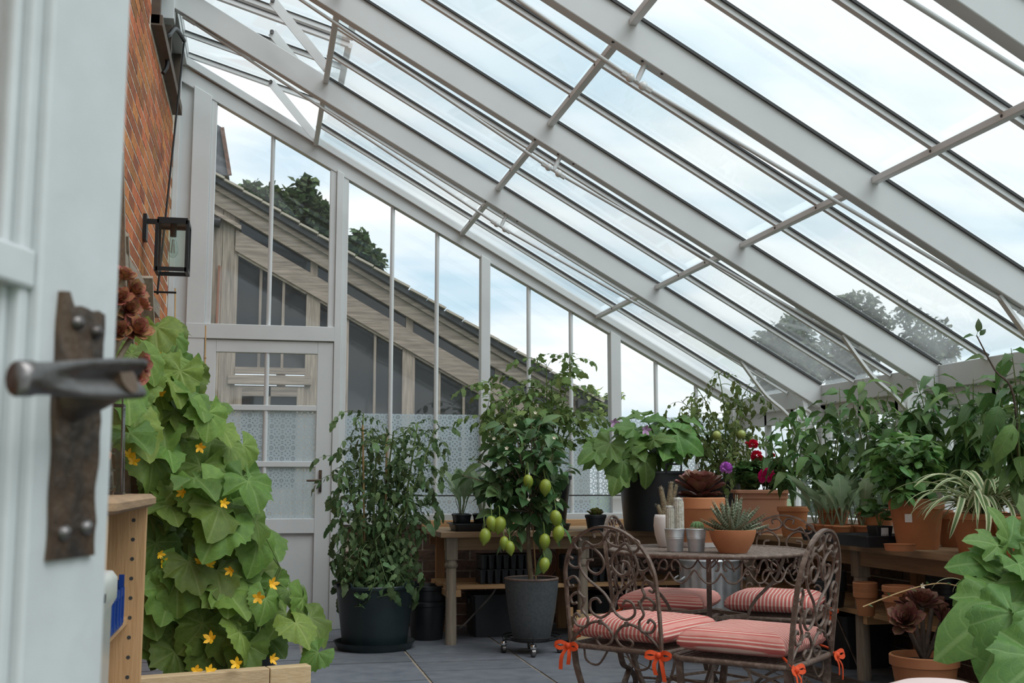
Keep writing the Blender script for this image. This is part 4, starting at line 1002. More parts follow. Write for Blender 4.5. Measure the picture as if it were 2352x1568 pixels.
stack(2150, 5.62, 5, .085, .06, .11, 'black_plastic', 'black plastic pot from below in the dark stack behind the purple aeonium', 'stacked black pots on the lower shelf', .025)
stack(1895, 6.0, 4, .08, .06, .11, 'black_plastic', 'black plastic pot from below in the dark stack right of the chairs', 'stacked black pots under the front bench', .025)
stack(1310, 7.4, 3, .08, .06, .12, 'black_plastic', 'black plastic pot from below in the stack beside the plug trays', 'stacked black pots under the gable bench', .03)
stack(985, 7.45, 2, .13, .10, .24, 'black_plastic', ['large black bucket on the floor left of the gable bench', 'black bucket nested in the one left of the gable bench'], None, .10, 0)
# galvanised bin
q = gp(1622, 6.55); gbn = root('dustbin', (q.x, q.y, 0), 'fluted galvanised metal dustbin standing behind the round table', 'bin')
m = MB(); N = 72; loops = []
for z, r, fl in ((0,.150,0),(.03,.152,0),(.05,.153,.005),(.52,.167,.005),(.545,.168,0),(.56,.174,0),(.57,.168,0),(.60,.169,0),(.61,.174,0),(.618,.169,0),(.612,.164,0),(.1,.15,0)):
    loops.append([V((q.x+(r+fl*(1 if (k//2) % 2 else -1))*math.cos(2*PI*k/N), q.y+(r+fl*(1 if (k//2) % 2 else -1))*math.sin(2*PI*k/N), z)) for k in range(N)])
loft(m, loops).build('body', 'galvanised', gbn, smooth=30)
for s in (-1, 1): MB().tube(cr([q+V((s*.168,-.05,.47)), q+V((s*.20,-.04,.45)), q+V((s*.20,.04,.45)), q+V((s*.168,.05,.47))], 5), .006, 6).build('handle', 'galvanised', gbn, smooth=60)
# ================================================================ iron table
TC = gp(1620, 4.79, 0); TR = .405; TZ = .72
tb_ = root('garden_table', (TC.x, TC.y, 0), 'round brown iron garden table with lattice top and scrollwork', 'table')
ring = lambda r, z, n=64: [TC+V((r*math.cos(2*PI*k/n), r*math.sin(2*PI*k/n), z)) for k in range(n)]
MB().tube(ring(TR, TZ-.006), .009, 8, closed=True).build('rim', 'iron_rust_glint', tb_, smooth=60)
MB().tube(ring(TR-.03, TZ-.012), .006, 6, closed=True).build('inner_ring', 'iron_rust_glint', tb_, smooth=60)
lt_ = MB(); k_ = 15
for s in (0, 1):
    for i in range(-k_, k_+1):
        o = i*TR/k_*.985; hlf = math.sqrt(max(0, (TR*.99)**2-o*o)); g = R(35) if s == 0 else R(-35)
        u = V((math.cos(g), math.sin(g), 0)); n = V((-u.y, u.x, 0))
        lt_.beam(TC+n*o-u*hlf+V((0,0,TZ-.003-s*.003)), TC+n*o+u*hlf+V((0,0,TZ-.003-s*.003)), 0.0075, .003)
stuff(lt_.build('lattice', 'iron_lit', tb_))
for k in range(4):
    g = R(158+90*k); e = V((math.cos(g), math.sin(g), 0))
    pts = cr([TC+e*.31+V((0,0,TZ-.015)), TC+e*.275+V((0,0,.61)), TC+e*.19+V((0,0,.52)), TC+e*.155+V((0,0,.45)), TC+e*.14+V((0,0,.34)), TC+e*.17+V((0,0,.18)), TC+e*.30+V((0,0,.008))], 6)
    MB().strap(pts, .02, .012, (-e.y, e.x, 0)).build('leg', 'iron_rust_glint', tb_, smooth=50)
    g2 = R(158+90*(k+1)); e2 = V((math.cos(g2), math.sin(g2), 0))
    MB().beam(TC+e*.157+V((0,0,.455)), TC+e2*.157+V((0,0,.455)), .012, .014).build('stretcher', 'iron_rust_glint', tb_)
    MB().beam(TC+e*.165+V((0,0,.2)), TC+e2*.165+V((0,0,.2)), .01, .01).build('stretcher', 'iron_rust_glint', tb_)
def onring(a, dz, r=TR-.02): return TC+V((r*math.cos(a), r*math.sin(a), TZ-.012+dz))
NS = 12
for k in range(NS):
    a = 2*PI*k/NS; w = 2*PI/NS
    c2 = [(-.02,-.03),(-.05,-.012),(-.095,-.01),(-.13,-.035),(-.10,-.058),(-.065,-.045)]
    for sg in (-1, 1):
        MB().tube(cr([onring(a+sg*(.5+x*3.4)*w*.5, z) for x, z in [(.0,-.05),(.03,-.02),(.08,-.008),(.12,-.022),(.11,-.045),(.08,-.045)]], 4), .004, 6).build('scroll', 'iron_rust_glint', tb_, smooth=60)
    MB().tube(cr([onring(a+x*w, z) for x, z in [(-.5,-.055),(-.38,-.088),(-.24,-.094),(-.12,-.075),(0,-.045),(.12,-.075),(.24,-.094),(.38,-.088),(.5,-.055)]], 4), .004, 6).build('scroll', 'iron_rust_glint', tb_, smooth=60)
# ================================================================ iron chairs and cushions
def chair():
    o = root('iron_chair', (0,0,0), 'x', 'chair', 'brown scrollwork iron chairs round the table')
    SZ, SW, SD = .42, .185, .19
    B = lambda s, t: V((s, -SD-.012-.10*t-.10*t*t, SZ+.005+t*.937))
    arch = [(-SW-.005,-.02),(-SW-.008,.12),(-SW-.006,.24)]+[((SW+.006)*math.cos(g), .24+.205*math.sin(g)) for g in [PI-k*PI/14 for k in range(1,14)]]+[(SW+.006,.24),(SW+.008,.12),(SW+.005,-.02)]
    MB().strap([B(*p) for p in cr([(a,b,0) for a,b in arch], 2) for p in [(p.x,p.y)]], .016, .008, (0,1,.1)).build('back_frame', 'iron_rust_glint', o, smooth=50)
    H = [[(0,.15),(.03,.195),(.10,.25),(.124,.30),(.108,.35),(.065,.365),(.025,.335),(.018,.295),(.05,.265),(.085,.28),(.086,.312),(.062,.318)],
         [(0,.15),(.015,.12),(.055,.10),(.092,.122),(.09,.16),(.062,.172),(.046,.155)],
         [(SW-.002,.004),(.155,.035),(.10,.075),(.055,.083),(.02,.06),(.006,.03),(.028,.0),(.06,-.006),(.076,.016),(.056,.03)],
         [(.115,.06),(.155,.062),(.172,.09),(.155,.108),(.142,.095)],
         [(.115,.06),(.108,.095),(.130,.125),(.118,.165),(.145,.188),(.176,.17),(.17,.145),(.152,.15)],
         [(.118,.165),(.140,.195),(.132,.225),(.152,.25),(.182,.235),(.176,.21),(.160,.216)],
         [(.122,.29),(.145,.285),(.170,.30),(.165,.325),(.150,.318)],
         [(.105,.352),(.13,.362),(.140,.39),(.118,.402),(.105,.388)],
         [(.105,.352),(.085,.385),(.055,.372),(.022,.38),(.004,.402),(.022,.428),(.05,.422),(.045,.402)]]
    for h in H:
        for sg in (-1, 1):
            MB().tube([B(p.x, p.y) for p in cr([(sg*a, b, 0) for a, b in h], 4)], .0052, 6).build('scroll', 'iron_rust_glint', o, smooth=60)
    for a, b in ((0,.15),(.055,.083),(-.055,.083),(.108,.352),(-.108,.352),(.118,.165),(-.118,.165)):
        MB().tube([B(a,b-.009), B(a,b+.009)], .0085, 6).build('collar', 'iron_rust_glint', o)
    fr = rrect(-SW-.01, SW+.01, -SD-.015, SD+.03, .05, SZ-.008, 5)
    MB().tube(fr, .010, 8, closed=True).build('seat_frame', 'iron_rust_glint', o, smooth=60)
    m = MB()
    for i in range(-9, 10): m.beam((i*.0205, -SD-.01, SZ-.006), (i*.0205, SD+.025, SZ-.006), .006, .003); m.beam((-SW-.005, i*.0225+.005, SZ-.003), (SW+.005, i*.0225+.005, SZ-.003), .006, .003)
    stuff(m.build('seat_lattice', 'iron_rust_glint', o))
    for y, dy in ((-SD+.0, -.03), (SD, .03)):
        for sg in (-1, 1):
            pts = cr([(sg*(SW-.0), y, SZ-.015), (sg*(SW-.015), y, .32), (sg*.11, y, .20), (0, y, .155), (-sg*.10, y, .10), (-sg*.185, y+dy, .006)], 6)
            MB().strap(pts, .024, .011, (0,1,0)).build('leg', 'iron_rust_glint', o, smooth=50)
    for sg in (-1, 1):
        MB().tube([(sg*.10, -SD, .105), (sg*.10, SD, .105)], .006, 6).build('stretcher', 'iron_rust_glint', o)
        MB().tube(cr([(sg*.14,-SD,SZ-.02),(sg*.13,-SD,SZ-.06),(sg*.08,-SD,SZ-.07),(sg*.04,-SD,SZ-.02)], 4), .004, 6).build('scroll', 'iron_rust_glint', o, smooth=60)
    return o
def cushion():
    o = root('seat_cushion', (0,0,0), 'x', 'cushion', 'red and white striped seat cushions'); n = 18; m = MB(); vs = []
    for s in (1, -1):
        for i in range(n+1):
            for j in range(n+1):
                u, v = math.sin((-1+2*i/n)*PI/2), math.sin((-1+2*j/n)*PI/2)
                x = .198*u*(1-.05*v*v+.03*abs(v)**6); y = .196*v*(1-.05*u*u+.03*abs(u)**6)+.005
                e = max(abs(u), abs(v)); t = (1-min(1, e)**9)**.5*.044+.014*(1-e)
                if i in (0, n) or j in (0, n): t = 0
                z = .455+.040+s*(t+.010*noise.noise((u*2.1, v*2.1, s*3.0))*(1-e)) if s > 0 else .456+.040-t*.68
                vs.append((x, y, z))
    k = (n+1)**2; fs = []
    for i in range(n):
        for j in range(n):
            a = i*(n+1)+j; fs += [(a, a+n+1, a+n+2, a+1), (k+a, k+a+1, k+a+n+2, k+a+n+1)]
    c = m.add(vs, fs).build('pad', 'stripes', o, smooth=180)
    bmx = bmesh.new(); bmx.from_mesh(c.data); bmesh.ops.remove_doubles(bmx, verts=bmx.verts, dist=1e-5); bmx.to_mesh(c.data); bmx.free()
    for sg in (-1, 1):
        b = V((sg*.19, -.214, .44)); ln = []
        for pts in ([b, b+V((sg*.03,-.012,.012)), b+V((sg*.055,-.015,.002)), b+V((sg*.03,-.016,-.010)), b], [b, b+V((-sg*.03,-.014,.010)), b+V((-sg*.05,-.018,-.002)), b+V((-sg*.025,-.016,-.010)), b],
                    [b, b+V((sg*.02,-.018,-.035)), b+V((sg*.028,-.016,-.085))], [b, b+V((-sg*.012,-.018,-.03)), b+V((-sg*.006,-.016,-.065))]):
            MB().strap(cr(pts, 4), .014, .003, (0,.3,1) if len(pts) == 5 else (1,.2,0)).build('ribbon', 'orange_ribbon', o, smooth=60)
        MB().ball(b+V((0,-.008,0)), .011, 8, 6).build('ribbon_knot', 'orange_ribbon', o, smooth=180)
        MB().tube(cr([V((sg*.17,-.17,.472)), V((sg*.19,-.195,.46)), b], 3), .004, 6).build('ribbon', 'orange_ribbon', o, smooth=60)
    return o
CH = chair(); CU = cushion(); first = True
def camdir(l, f): return V((l*CYW+f*SY, -l*SY+f*CYW, 0))
for (cl, cf), fd, lc, lk in (
    ((.49, 4.27), (.62, .785), 'iron scroll chair nearest the lemon tree with its back towards us', 'striped cushion on the left front chair, seen behind its scroll back'),
    ((.825, 3.96), (-.82, .57), 'iron scroll chair at the right front seen from its side', 'striped cushion on the right front chair, nearest of the four'),
    ((.71, 5.22), (.93, -.37), 'iron scroll chair on the far left side of the round table', 'striped cushion on the far left chair half hidden by the table legs'),
    ((1.185, 5.19), (-.38, -.925), 'iron scroll chair on the far right facing us across the table', 'striped cushion on the far right chair below its scroll back')):
    ch, cu_ = (CH, CU) if first else (copy_tree(CH), copy_tree(CU)); first = False
    c = camdir(cl, cf); f = camdir(*fd).normalized(); rz = math.atan2(f.y, f.x)-PI/2
    for o, l in ((ch, lc), (cu_, lk)):
        o.location = c-V((0,0,.03 if o is cu_ else 0)); o.rotation_euler = (0, 0, rz); o['label'] = l
# ================================================================ plants
GA = 2.39996
def pp(px, py, d): return gp(px, d, hz(py, d))
def inside(p, x0=-.55, x1=3.30, y1=7.90): return V((min(max(p.x, x0), x1), min(p.y, y1), p.z))
def tips(rr, n, cx, cy, rx, ry, d, dd, pw=.6):
    out = []
    for k in range(n):
        g = rr.uniform(0, 2*PI); q = rr.random()**pw; out.append(inside(pp(cx+rx*q*math.cos(g), cy-ry*q*math.sin(g), d+rr.uniform(-dd, dd))))
    return out
def branches(par, base, tp, kind, per, size, rr, mat='green_stem', r0=.006, start=.3, down=.35, rise=.12, out=.9, roll=.5, jit=.3, up=(0,0,1)):
    base = V(base)
    for ti, t in enumerate(tp):
        mid = base.lerp(t, .55)+V((rr.uniform(-.03,.03), rr.uniform(-.03,.03), rise*(t-base).length))
        path = cr([base, mid, t], 5); n = len(path)
        MB().tube(path, [r0*(1-.75*i/(n-1)) for i in range(n)], 5).build('branch', mat, par, smooth=60)
        for k in range(per):
            f = start+(1-start)*(k+rr.random()*.6)/per; x = min(f, .999)*(n-1); i = int(x); p = path[i].lerp(path[i+1], x-i)
            bd = (path[i+1]-path[i]).normalized(); a = k*GA+ti
            d = V((math.cos(a)*out, math.sin(a)*out, 0))+bd*.5+V((rr.uniform(-jit,jit), rr.uniform(-jit,jit), -down+rr.uniform(-jit,jit)))
            u = V(up)+V((rr.uniform(-jit,jit), rr.uniform(-jit,jit), 0))
            put(kind, par, p, d, size*rr.uniform(.65,1.2), rr, u, roll)
def bulk(par, kind, pts, size, rr, down=.35, jit=.6):
    # leaves beyond the countable ones, joined into one part
    m = MB()
    for p in pts:
        me = rr.choice(LF[kind]); a = rr.uniform(0, 2*PI); M = frame(p, V((math.cos(a), math.sin(a), -down+rr.uniform(-jit, jit))), (rr.uniform(-.5,.5), rr.uniform(-.5,.5), 1), size*rr.uniform(.65,1.2), rr.uniform(-.5,.5))
        uv = [(0,0)]*len(me.vertices); ul = me.uv_layers[0].data
        for l in me.loops: uv[l.vertex_index] = tuple(ul[l.index].uv)
        m.add([M @ v.co for v in me.vertices], [tuple(f.vertices) for f in me.polygons], uv)
    return stuff(m.build('leaves', LF[kind][0].materials[0], par, smooth=180))
# ---- cucumber at the left
rr = random.Random(101)
cb_ = gp(500, 5.7); cuc = root('cucumber_plant', (cb_.x, cb_.y, 0), 'sprawling cucumber plant with broad leaves and yellow flowers by the brick wall', 'plant')
rows = [(790,335,395),(850,290,420),(900,275,450),(950,275,490),(1000,280,520),(1050,345,545),(1100,345,565),(1150,345,585),(1200,345,600),(1250,345,605),(1300,345,610),(1350,342,625),(1400,340,640),(1450,340,640),(1490,345,600)]
pts_ = []
for i, (py, a, b) in enumerate(rows):
    n = max(2, int((b-a)/21))
    for k in range(n):
        px = a+(b-a)*(k+rr.uniform(.1,.9))/n; y_ = py+rr.uniform(-26,26); d = rr.uniform(5.0, 5.75)
        kx = -((px-1176)/FPX*CYW+SY)
        if kx > .02: d = min(d, .50/kx)
        pts_.append(pp(px, y_, d))
for px, py, d in ((672,1365,5.2),(705,1385,5.15),(722,1430,5.1),(690,1440,5.0),(742,1500,4.95),(668,1420,5.3),(640,1340,5.3),(612,1245,5.4),(560,1040,5.5),(505,940,5.6),(452,885,5.7),(385,770,5.6),(430,850,5.7)): pts_.append(pp(px, py, d))
for i, p in enumerate(pts_):
    o = V((.35+rr.uniform(-.3,.4), -.75+rr.uniform(-.3,.4), 0)); s = rr.uniform(.10,.185)*(1 if i < len(pts_)-13 else .9)
    d = o*.55+V((rr.uniform(-.45,.45), rr.uniform(-.2,.2), -.75+rr.uniform(-.3,.5))); put('cucumber', cuc, p+V((0,0,s*.3)), d, s*1.35, rr, o+V((0,0,.55+rr.uniform(-.3,.5))), .35)
stems = []
for k, (x0, d0, way) in enumerate(((420,5.5,[(400,1300),(390,1100),(360,900),(380,760)]),(520,5.6,[(470,1350),(450,1150),(470,980),(440,860)]),(560,5.5,[(560,1380),(540,1200),(520,1050),(480,930)]),(590,5.4,[(620,1400),(660,1370),(700,1395),(738,1500)]),(600,5.3,[(640,1330),(655,1300),(640,1340)]),(380,5.2,[(370,1350),(365,1150),(350,960),(330,900)]))):
    b = gp(x0, d0, .2); path = cr([b]+[inside(pp(px, py, d0)) for px, py in way], 6)
    MB().tube(path, .006, 6).build('vine', 'green_stem', cuc, smooth=60); stems.append(path)
for i, p in enumerate(pts_):
    if i % 2 == 0:
        q = min((v for s in stems for v in s), key=lambda v: (v-p).length)
        if (q-p).length < .3: MB().tube(cr([q, q.lerp(p, .5)+V((0,0,.03)), p+V((0,0,.03))], 3), .003, 5).build('leaf_stalk', 'green_stem', cuc)
for px, py in ((352,815),(368,905),(300,1045),(310,1060),(390,1290),(380,1270),(470,1285),(490,1290),(500,1455),(470,1525),(500,1525),(490,1535),(635,1335),(520,1155),(462,1028),(605,1365),(640,1500),(560,1510),(425,1130),(540,1305)):
    d = 4.98 if py < 1500 else 4.72
    kx = -((px-1176)/FPX*CYW+SY); d = min(d, .50/kx) if kx > .02 else d
    flower5('yellow_petal', cuc, pp(px, py, d), (rr.uniform(-.4,.6), -.8, rr.uniform(-.3,.6)), .032*rr.uniform(.8,1.2), rr)
for px, lab in ((455, 'black plastic pot of the cucumber, left of two behind the timber board'), (590, 'black plastic pot of the cucumber, right of two behind the timber board')):
    q = gp(px, 5.45); bare_pot((q.x, q.y, 0), .13, .10, .22, 'black_plastic', lab)
# ---- big tomato in the dark tub
rr = random.Random(102)
q = gp(868, 7.05); saucer((q.x, q.y, 0), .246, .045, 'tub_green', 'wide dark green plastic saucer on the slate floor under the tomato tub')
tm = root('tomato_plant', (q.x, q.y, .008), 'large bushy tomato plant in a dark green tub by the far door', 'plant')
m = MB().lathe([(.001,.008),(.19,.008),(.195,.02),(.236,.355),(.238,.360),(.250,.362),(.252,.375),(.247,.382),(.236,.380),(.232,.35),(.19,.06)], 48, q); m.build('tub', 'tub_green', tm, smooth=35)
MB().lathe([(.001,.335),(.15,.34),(.23,.33)], 30, q).build('soil', 'soil', tm, smooth=180)
for s in (-1, 1):
    e = V((s*.8, -.6, 0)).normalized(); t_ = V((-e.y, e.x, 0))
    MB().strap(cr([q+e*.245-t_*.06+V((0,0,.375)), q+e*.25-t_*.055+V((0,0,.40)), q+e*.25+t_*.055+V((0,0,.40)), q+e*.245+t_*.06+V((0,0,.375))], 4), .012, .006, e).build('handle', 'tub_green', tm)
for k, (px, py) in enumerate(((835,950),(870,1000),(905,990),(960,970),(1000,985),(790,1060),(930,1060))):
    b = q+V((rr.uniform(-.1,.1), rr.uniform(-.1,.1), .33)); path = cr([b, b.lerp(pp(px,py,7.1), .5)+V((rr.uniform(-.04,.04), rr.uniform(-.04,.04), .02)), pp(px, py, 7.05+rr.uniform(-.15,.15))], 8); n = len(path)
    MB().tube(path, [.010*(1-.6*i/(n-1)) for i in range(n)], 6).build('stem', 'green_stem', tm, smooth=60)
    for j in range(31):
        f = (.04+.95*(j+rr.random())/31)*(n-1); i = min(int(f), n-2); p = path[i].lerp(path[i+1], f-i); a = j*GA+k*1.3
        low = 1-f/(n-1); put('tomato', tm, p, V((math.cos(a), math.sin(a)*.8, .15-.25*low+rr.uniform(-.3,.3))), rr.uniform(.16,.245)*(1.0+.22*low), rr, (rr.uniform(-.3,.3), rr.uniform(-.3,.3), 1), .5)
for k in range(26):     # lower skirt of drooping leaves
    a = k*GA; p = q+V((.14*math.cos(a), .14*math.sin(a), .48+rr.uniform(-.06,.18)))
    put('tomato', tm, p, V((math.cos(a)*.8, math.sin(a)*.8, -.55+rr.uniform(-.3,.2))), rr.uniform(.2,.28), rr, (0,0,1), .5)
for k, (px, top) in enumerate(((850, 1.35), (905, 1.30))):
    c = root('bamboo_cane', tuple(q+V((-.06+.12*k, .02, .34))), 'bamboo cane supporting the big tomato, %s' % ('left of two' if k == 0 else 'right of two'), 'cane')
    MB().tube([q+V((-.06+.12*k, .02, .34)), q+V((-.09+.15*k, .03, top))], .006, 6).build('cane', 'bamboo', c)
# ---- lemon tree
rr = random.Random(103)
q = gp(1220, 6.85)
cd = root('plant_caddy', (q.x, q.y, 0), 'round black wire plant caddy on chrome castors under the lemon pot', 'plant caddy')
for r_, z in ((.155,.085),(.17,.10),(.12,.075),(.08,.075)):
    MB().tube([q+V((r_*math.cos(2*PI*k/40), r_*math.sin(2*PI*k/40), z)) for k in range(40)], .004, 6, closed=True).build('wire_ring', 'black_iron', cd, smooth=60)
for k in range(4):
    g = R(-100+90*k); e = V((math.cos(g), math.sin(g), 0)); w = q+e*.165
    MB().tube([q+V((0,0,.072)), q+e*.17+V((0,0,.075)), q+e*.172+V((0,0,.105))], .004, 6).build('wire_spoke', 'black_iron', cd)
    cs = MB().lathe([(.001,.07),(.016,.068),(.021,.055),(.017,.045),(.001,.045)], 14, w).build('castor', 'chrome', cd, smooth=60)
    wh = MB().lathe([(.001,-.014),(.018,-.014),(.023,-.010),(.023,.010),(.018,.014),(.001,.014)], 18); wh.v = [(w.x+z*1.0, w.y+x, .0235+y) for x, y, z in wh.v]; wh.build('wheel', 'worn_steel', cs, smooth=50)
lm = root('lemon_tree', (q.x, q.y, .082), 'lemon tree bearing green lemons in a tall speckled grey pot', 'tree')
c = q+V((0,0,.082))
MB().lathe([(.001,0),(.105,0),(.112,.01),(.142,.17),(.158,.30),(.160,.345),(.148,.348),(.146,.30),(.1,.05)], 44, c).build('pot', 'pot_glaze', lm, smooth=50)
MB().tube([c+V((.155*math.cos(2*PI*k/44), .155*math.sin(2*PI*k/44), .348)) for k in range(44)], .008, 8, closed=True).build('pot_rim', 'pot_rim', lm, smooth=60)
MB().lathe([(.001,.30),(.10,.298),(.148,.294)], 30, c).build('soil', 'soil', lm, smooth=180)
tk = cr([c+V((0,0,.29)), c+V((-.012,0,.45)), c+V((-.02,0,.62)), c+V((-.01,0,.74))], 5)
MB().tube(tk, [.017-.0004*i for i in range(len(tk))], 9).build('trunk', 'woody_stem', lm, smooth=60)
MB().tube([c+V((.03,0,.29)), c+V((.0,-.02,.75))], .004, 6).build('support_stick', 'bamboo', lm)
tp = tips(rr, 28, 1205, 1075, 102, 125, 6.85, .22, .4)+[pp(1085,1050,6.8), pp(1060,1090,6.8), pp(1290,1210,6.75), pp(1250,1270,6.75), pp(1130,1180,6.75), pp(1175,1240,6.75), pp(1220,950,6.9), pp(1245,960,6.85), pp(1150,970,6.9)]
branches(lm, tk[-1], tp, 'lemon', 8, .122, rr, 'woody_stem', .007, .3, .35, .08, .8, .6, .5)
bulk(lm, 'lemon', tips(rr, 190, 1205, 1070, 95, 118, 6.85, .22, .5), .11, rr)
lem = MB(); lem.lathe([(.0005,-.058),(.007,-.052),(.012,-.044),(.026,-.03),(.034,-.008),(.034,.012),(.026,.034),(.012,.045),(.004,.047),(.0005,.047)], 16); lme = lem.mesh('lemon', 'lemon_green', 180)
for px, py, s in ((1115,1228,1),(1130,1200,.95),(1148,1203,1.05),(1158,1243,.8),(1171,1254,.85),(1213,1105,.85),(1252,1118,1),(1276,1188,1),(1281,1222,1),(1250,1240,.95),(1249,1292,.9)):
    p = pp(px, py, 6.62); inst('lemon', lme, lm, Matrix.Translation(p) @ Matrix.Rotation(rr.uniform(-.25,.25), 4, 'X') @ Matrix.Rotation(rr.uniform(-.25,.25), 4, 'Y') @ Matrix.Scale(s, 4))
    t_ = min(tp, key=lambda v: (v-p).length); MB().tube(cr([p+V((0,0,.045*s)), p+V((0,.03,.11)), t_], 3), .003, 5).build('fruit_stalk', 'green_stem', lm)
for k in range(16): flower5('cream_petal', lm, tp[k % len(tp)]+V((rr.uniform(-.03,.03), -.03, rr.uniform(-.02,.03))), (rr.uniform(-.5,.5), -.8, .4), .016, rr, name='blossom')
# ---- helpers for plants on the benches
BZ = .69
def potted(name, px, d, rt, rb, h, mat, label, z=BZ, rim=.014, rimh=.03, cat='plant', group=None):
    q = gp(px, d, z); o = root(name, tuple(q), label, cat, group); pot(o, q, rt, rb, h, mat, rim, rimh); return o, q+V((0,0,h-.03))
# tomato in tall black pot on the gable bench
rr = random.Random(104)
q = gp(1262, 7.45, BZ); saucer((q.x, q.y, BZ), .135, .04, 'black_plastic', 'black plastic saucer under the tomato pot on the gable bench')
o, b = potted('tomato_plant', 1262, 7.45, .145, .10, .345, 'black_plastic', 'light green tomato plant in a tall black pot behind the lemon tree', BZ+.007)
tp = tips(rr, 9, 1235, 935, 90, 70, 7.4, .2, .35)+[pp(1315,820,7.4), pp(1255,835,7.4), pp(1120,890,7.4), pp(1340,960,7.4), pp(1110,960,7.35)]
branches(o, b, tp, 'tomato_light', 11, .24, rr, 'green_stem', .008, .3, .1, .1, .9, .5, .3)
MB().tube([b, b+V((0,0,.5))], .006, 6).build('support_stick', 'bamboo', o)
# seedlings in a black tray
rr = random.Random(105)
q = gp(1085, 7.3, BZ); tr2 = root('seed_tray', (q.x, q.y, BZ), 'black tray holding young brassicas on the left end of the gable bench', 'tray')
m = MB(); tray_mesh(m, q.x-.13, q.x+.15, q.y-.12, q.y+.14, BZ, BZ+.05); m.build('tray', 'black_plastic', tr2, smooth=40)
for k, (dx_, dy_, lab) in enumerate(((-.07,-.05,'left front'),(.055,-.05,'right front'),(-.06,.075,'left back'),(.075,.075,'right back'))):
    c = V((q.x+dx_, q.y+dy_, BZ+.008)); o = root('seedling_pot', tuple(c), 'young brassica in a round black pot, %s in the gable bench tray' % lab, 'plant', 'young brassicas in black pots')
    pot(o, c, .058, .042, .10, 'black_plastic', .006, .015, .015)
    for j in range(6):
        a = j*GA+k; put('silver', o, c+V((0,0,.085)), V((math.cos(a)*.3, math.sin(a)*.3, 1)), rr.uniform(.2,.36), rr, (math.cos(a)*-1, math.sin(a)*-1, .3), .3)
# small rosette pot
o, b = potted('succulent', 1366, 7.2, .068, .05, .105, 'black_plastic', 'small green rosette succulent in a black pot on the gable bench', BZ, .006, .02)
def rosette(par, c, ax, R_, kind, rr, n=26, open_=.25, widen=1, close=1.25, part='leaf'):
    ax = V(ax).normalized(); e1 = ax.orthogonal().normalized(); e2 = ax.cross(e1)
    for k in range(n):
        f = k/(n-1); a = k*GA; el = open_+(close-open_)*f**.75; rad = e1*math.cos(a)+e2*math.sin(a)
        d = rad*math.cos(el)+ax*math.sin(el); s = R_*(1-.45*f)*rr.uniform(.92,1.06)
        put(kind, par, V(c)+ax*(R_*.12*f), d, s, rr, ax*math.cos(el)-rad*math.sin(el), .05, part, widen)
rosette(o, b+V((0,0,.012)), (0,-.2,1), .075, 'succulent', rr, 24, .35)
# aubergine in the big black tub
rr = random.Random(106)
q = gp(1512, 7.42, BZ); au = root('aubergine_plant', tuple(q), 'aubergine plant with large lobed leaves in a big black tub on the gable bench', 'plant')
MB().lathe([(.001,0),(.225,0),(.232,.01),(.262,.36),(.272,.362),(.272,.375),(.262,.378),(.256,.36),(.22,.06)], 44, q).build('tub', 'black_plastic', au, smooth=35)
MB().lathe([(.001,.335),(.25,.33)], 30, q).build('soil', 'soil', au)
MB().strap([q+V((-.05,-.262,.36)), q+V((-.05,-.27,.42)), q+V((.05,-.27,.42)), q+V((.05,-.262,.36))], .012, .012, (0,1,0)).build('handle', 'black_plastic', au)
b = q+V((0,0,.33))
tp = [pp(*t) for t in ((1420,985,7.35),(1480,960,7.35),(1545,965,7.35),(1590,1000,7.4),(1450,1030,7.2),(1510,1010,7.2),(1400,1040,7.25))]
branches(au, b, tp, 'aubergine', 5, .24, rr, 'green_stem', .009, .45, .05, .15, .9, .4, .3, (0,-.4,1))
for px, py, s, dx_, dz_ in ((1400,1020,.30,-.5,-.8),(1372,1030,.27,-.9,-.5),(1430,1060,.32,-.25,-1),(1478,1055,.30,.15,-1),(1555,1000,.34,.9,-.45),(1530,1020,.26,.6,-.6),(1455,985,.22,-.6,.2),(1500,1010,.2,.3,.1),(1420,1085,.25,-.4,-.9)):
    put('aubergine_broad', au, pp(px, py, 7.12), V((dx_, -.35, dz_)), s*.66, rr, (0,-.8,.6), .25)
for px, py in ((1482,988),(1410,972)): flower5('lilac_petal', au, pp(px, py, 7.1), (0,-1,-.2), .04, rr)
# tall yellowish tomato in the second tub
rr = random.Random(107)
o, b = potted('tomato_plant', 1668, 7.42, .15, .12, .33, 'black_plastic', 'tall yellowing tomato plant with green fruit in the gable corner', BZ)
tp = [inside(pp(*t)) for t in ((1565,920,7.4),(1600,890,7.45),(1650,850,7.4),(1700,900,7.4),(1725,880,7.35),(1620,950,7.4),(1680,960,7.3),(1720,980,7.3),(1640,1010,7.25),(1585,990,7.4),(1700,1030,7.25))]
branches(o, b, tp, 'tomato_yellow', 11, .19, rr, 'green_stem', .007, .2, .55, .15, .7, .6, .3)
for px, py in ((1645,1000),(1702,998)): MB().ball(pp(px, py, 7.15), .027, 14, 9).build('tomato', 'tomato_fruit', o, smooth=180)
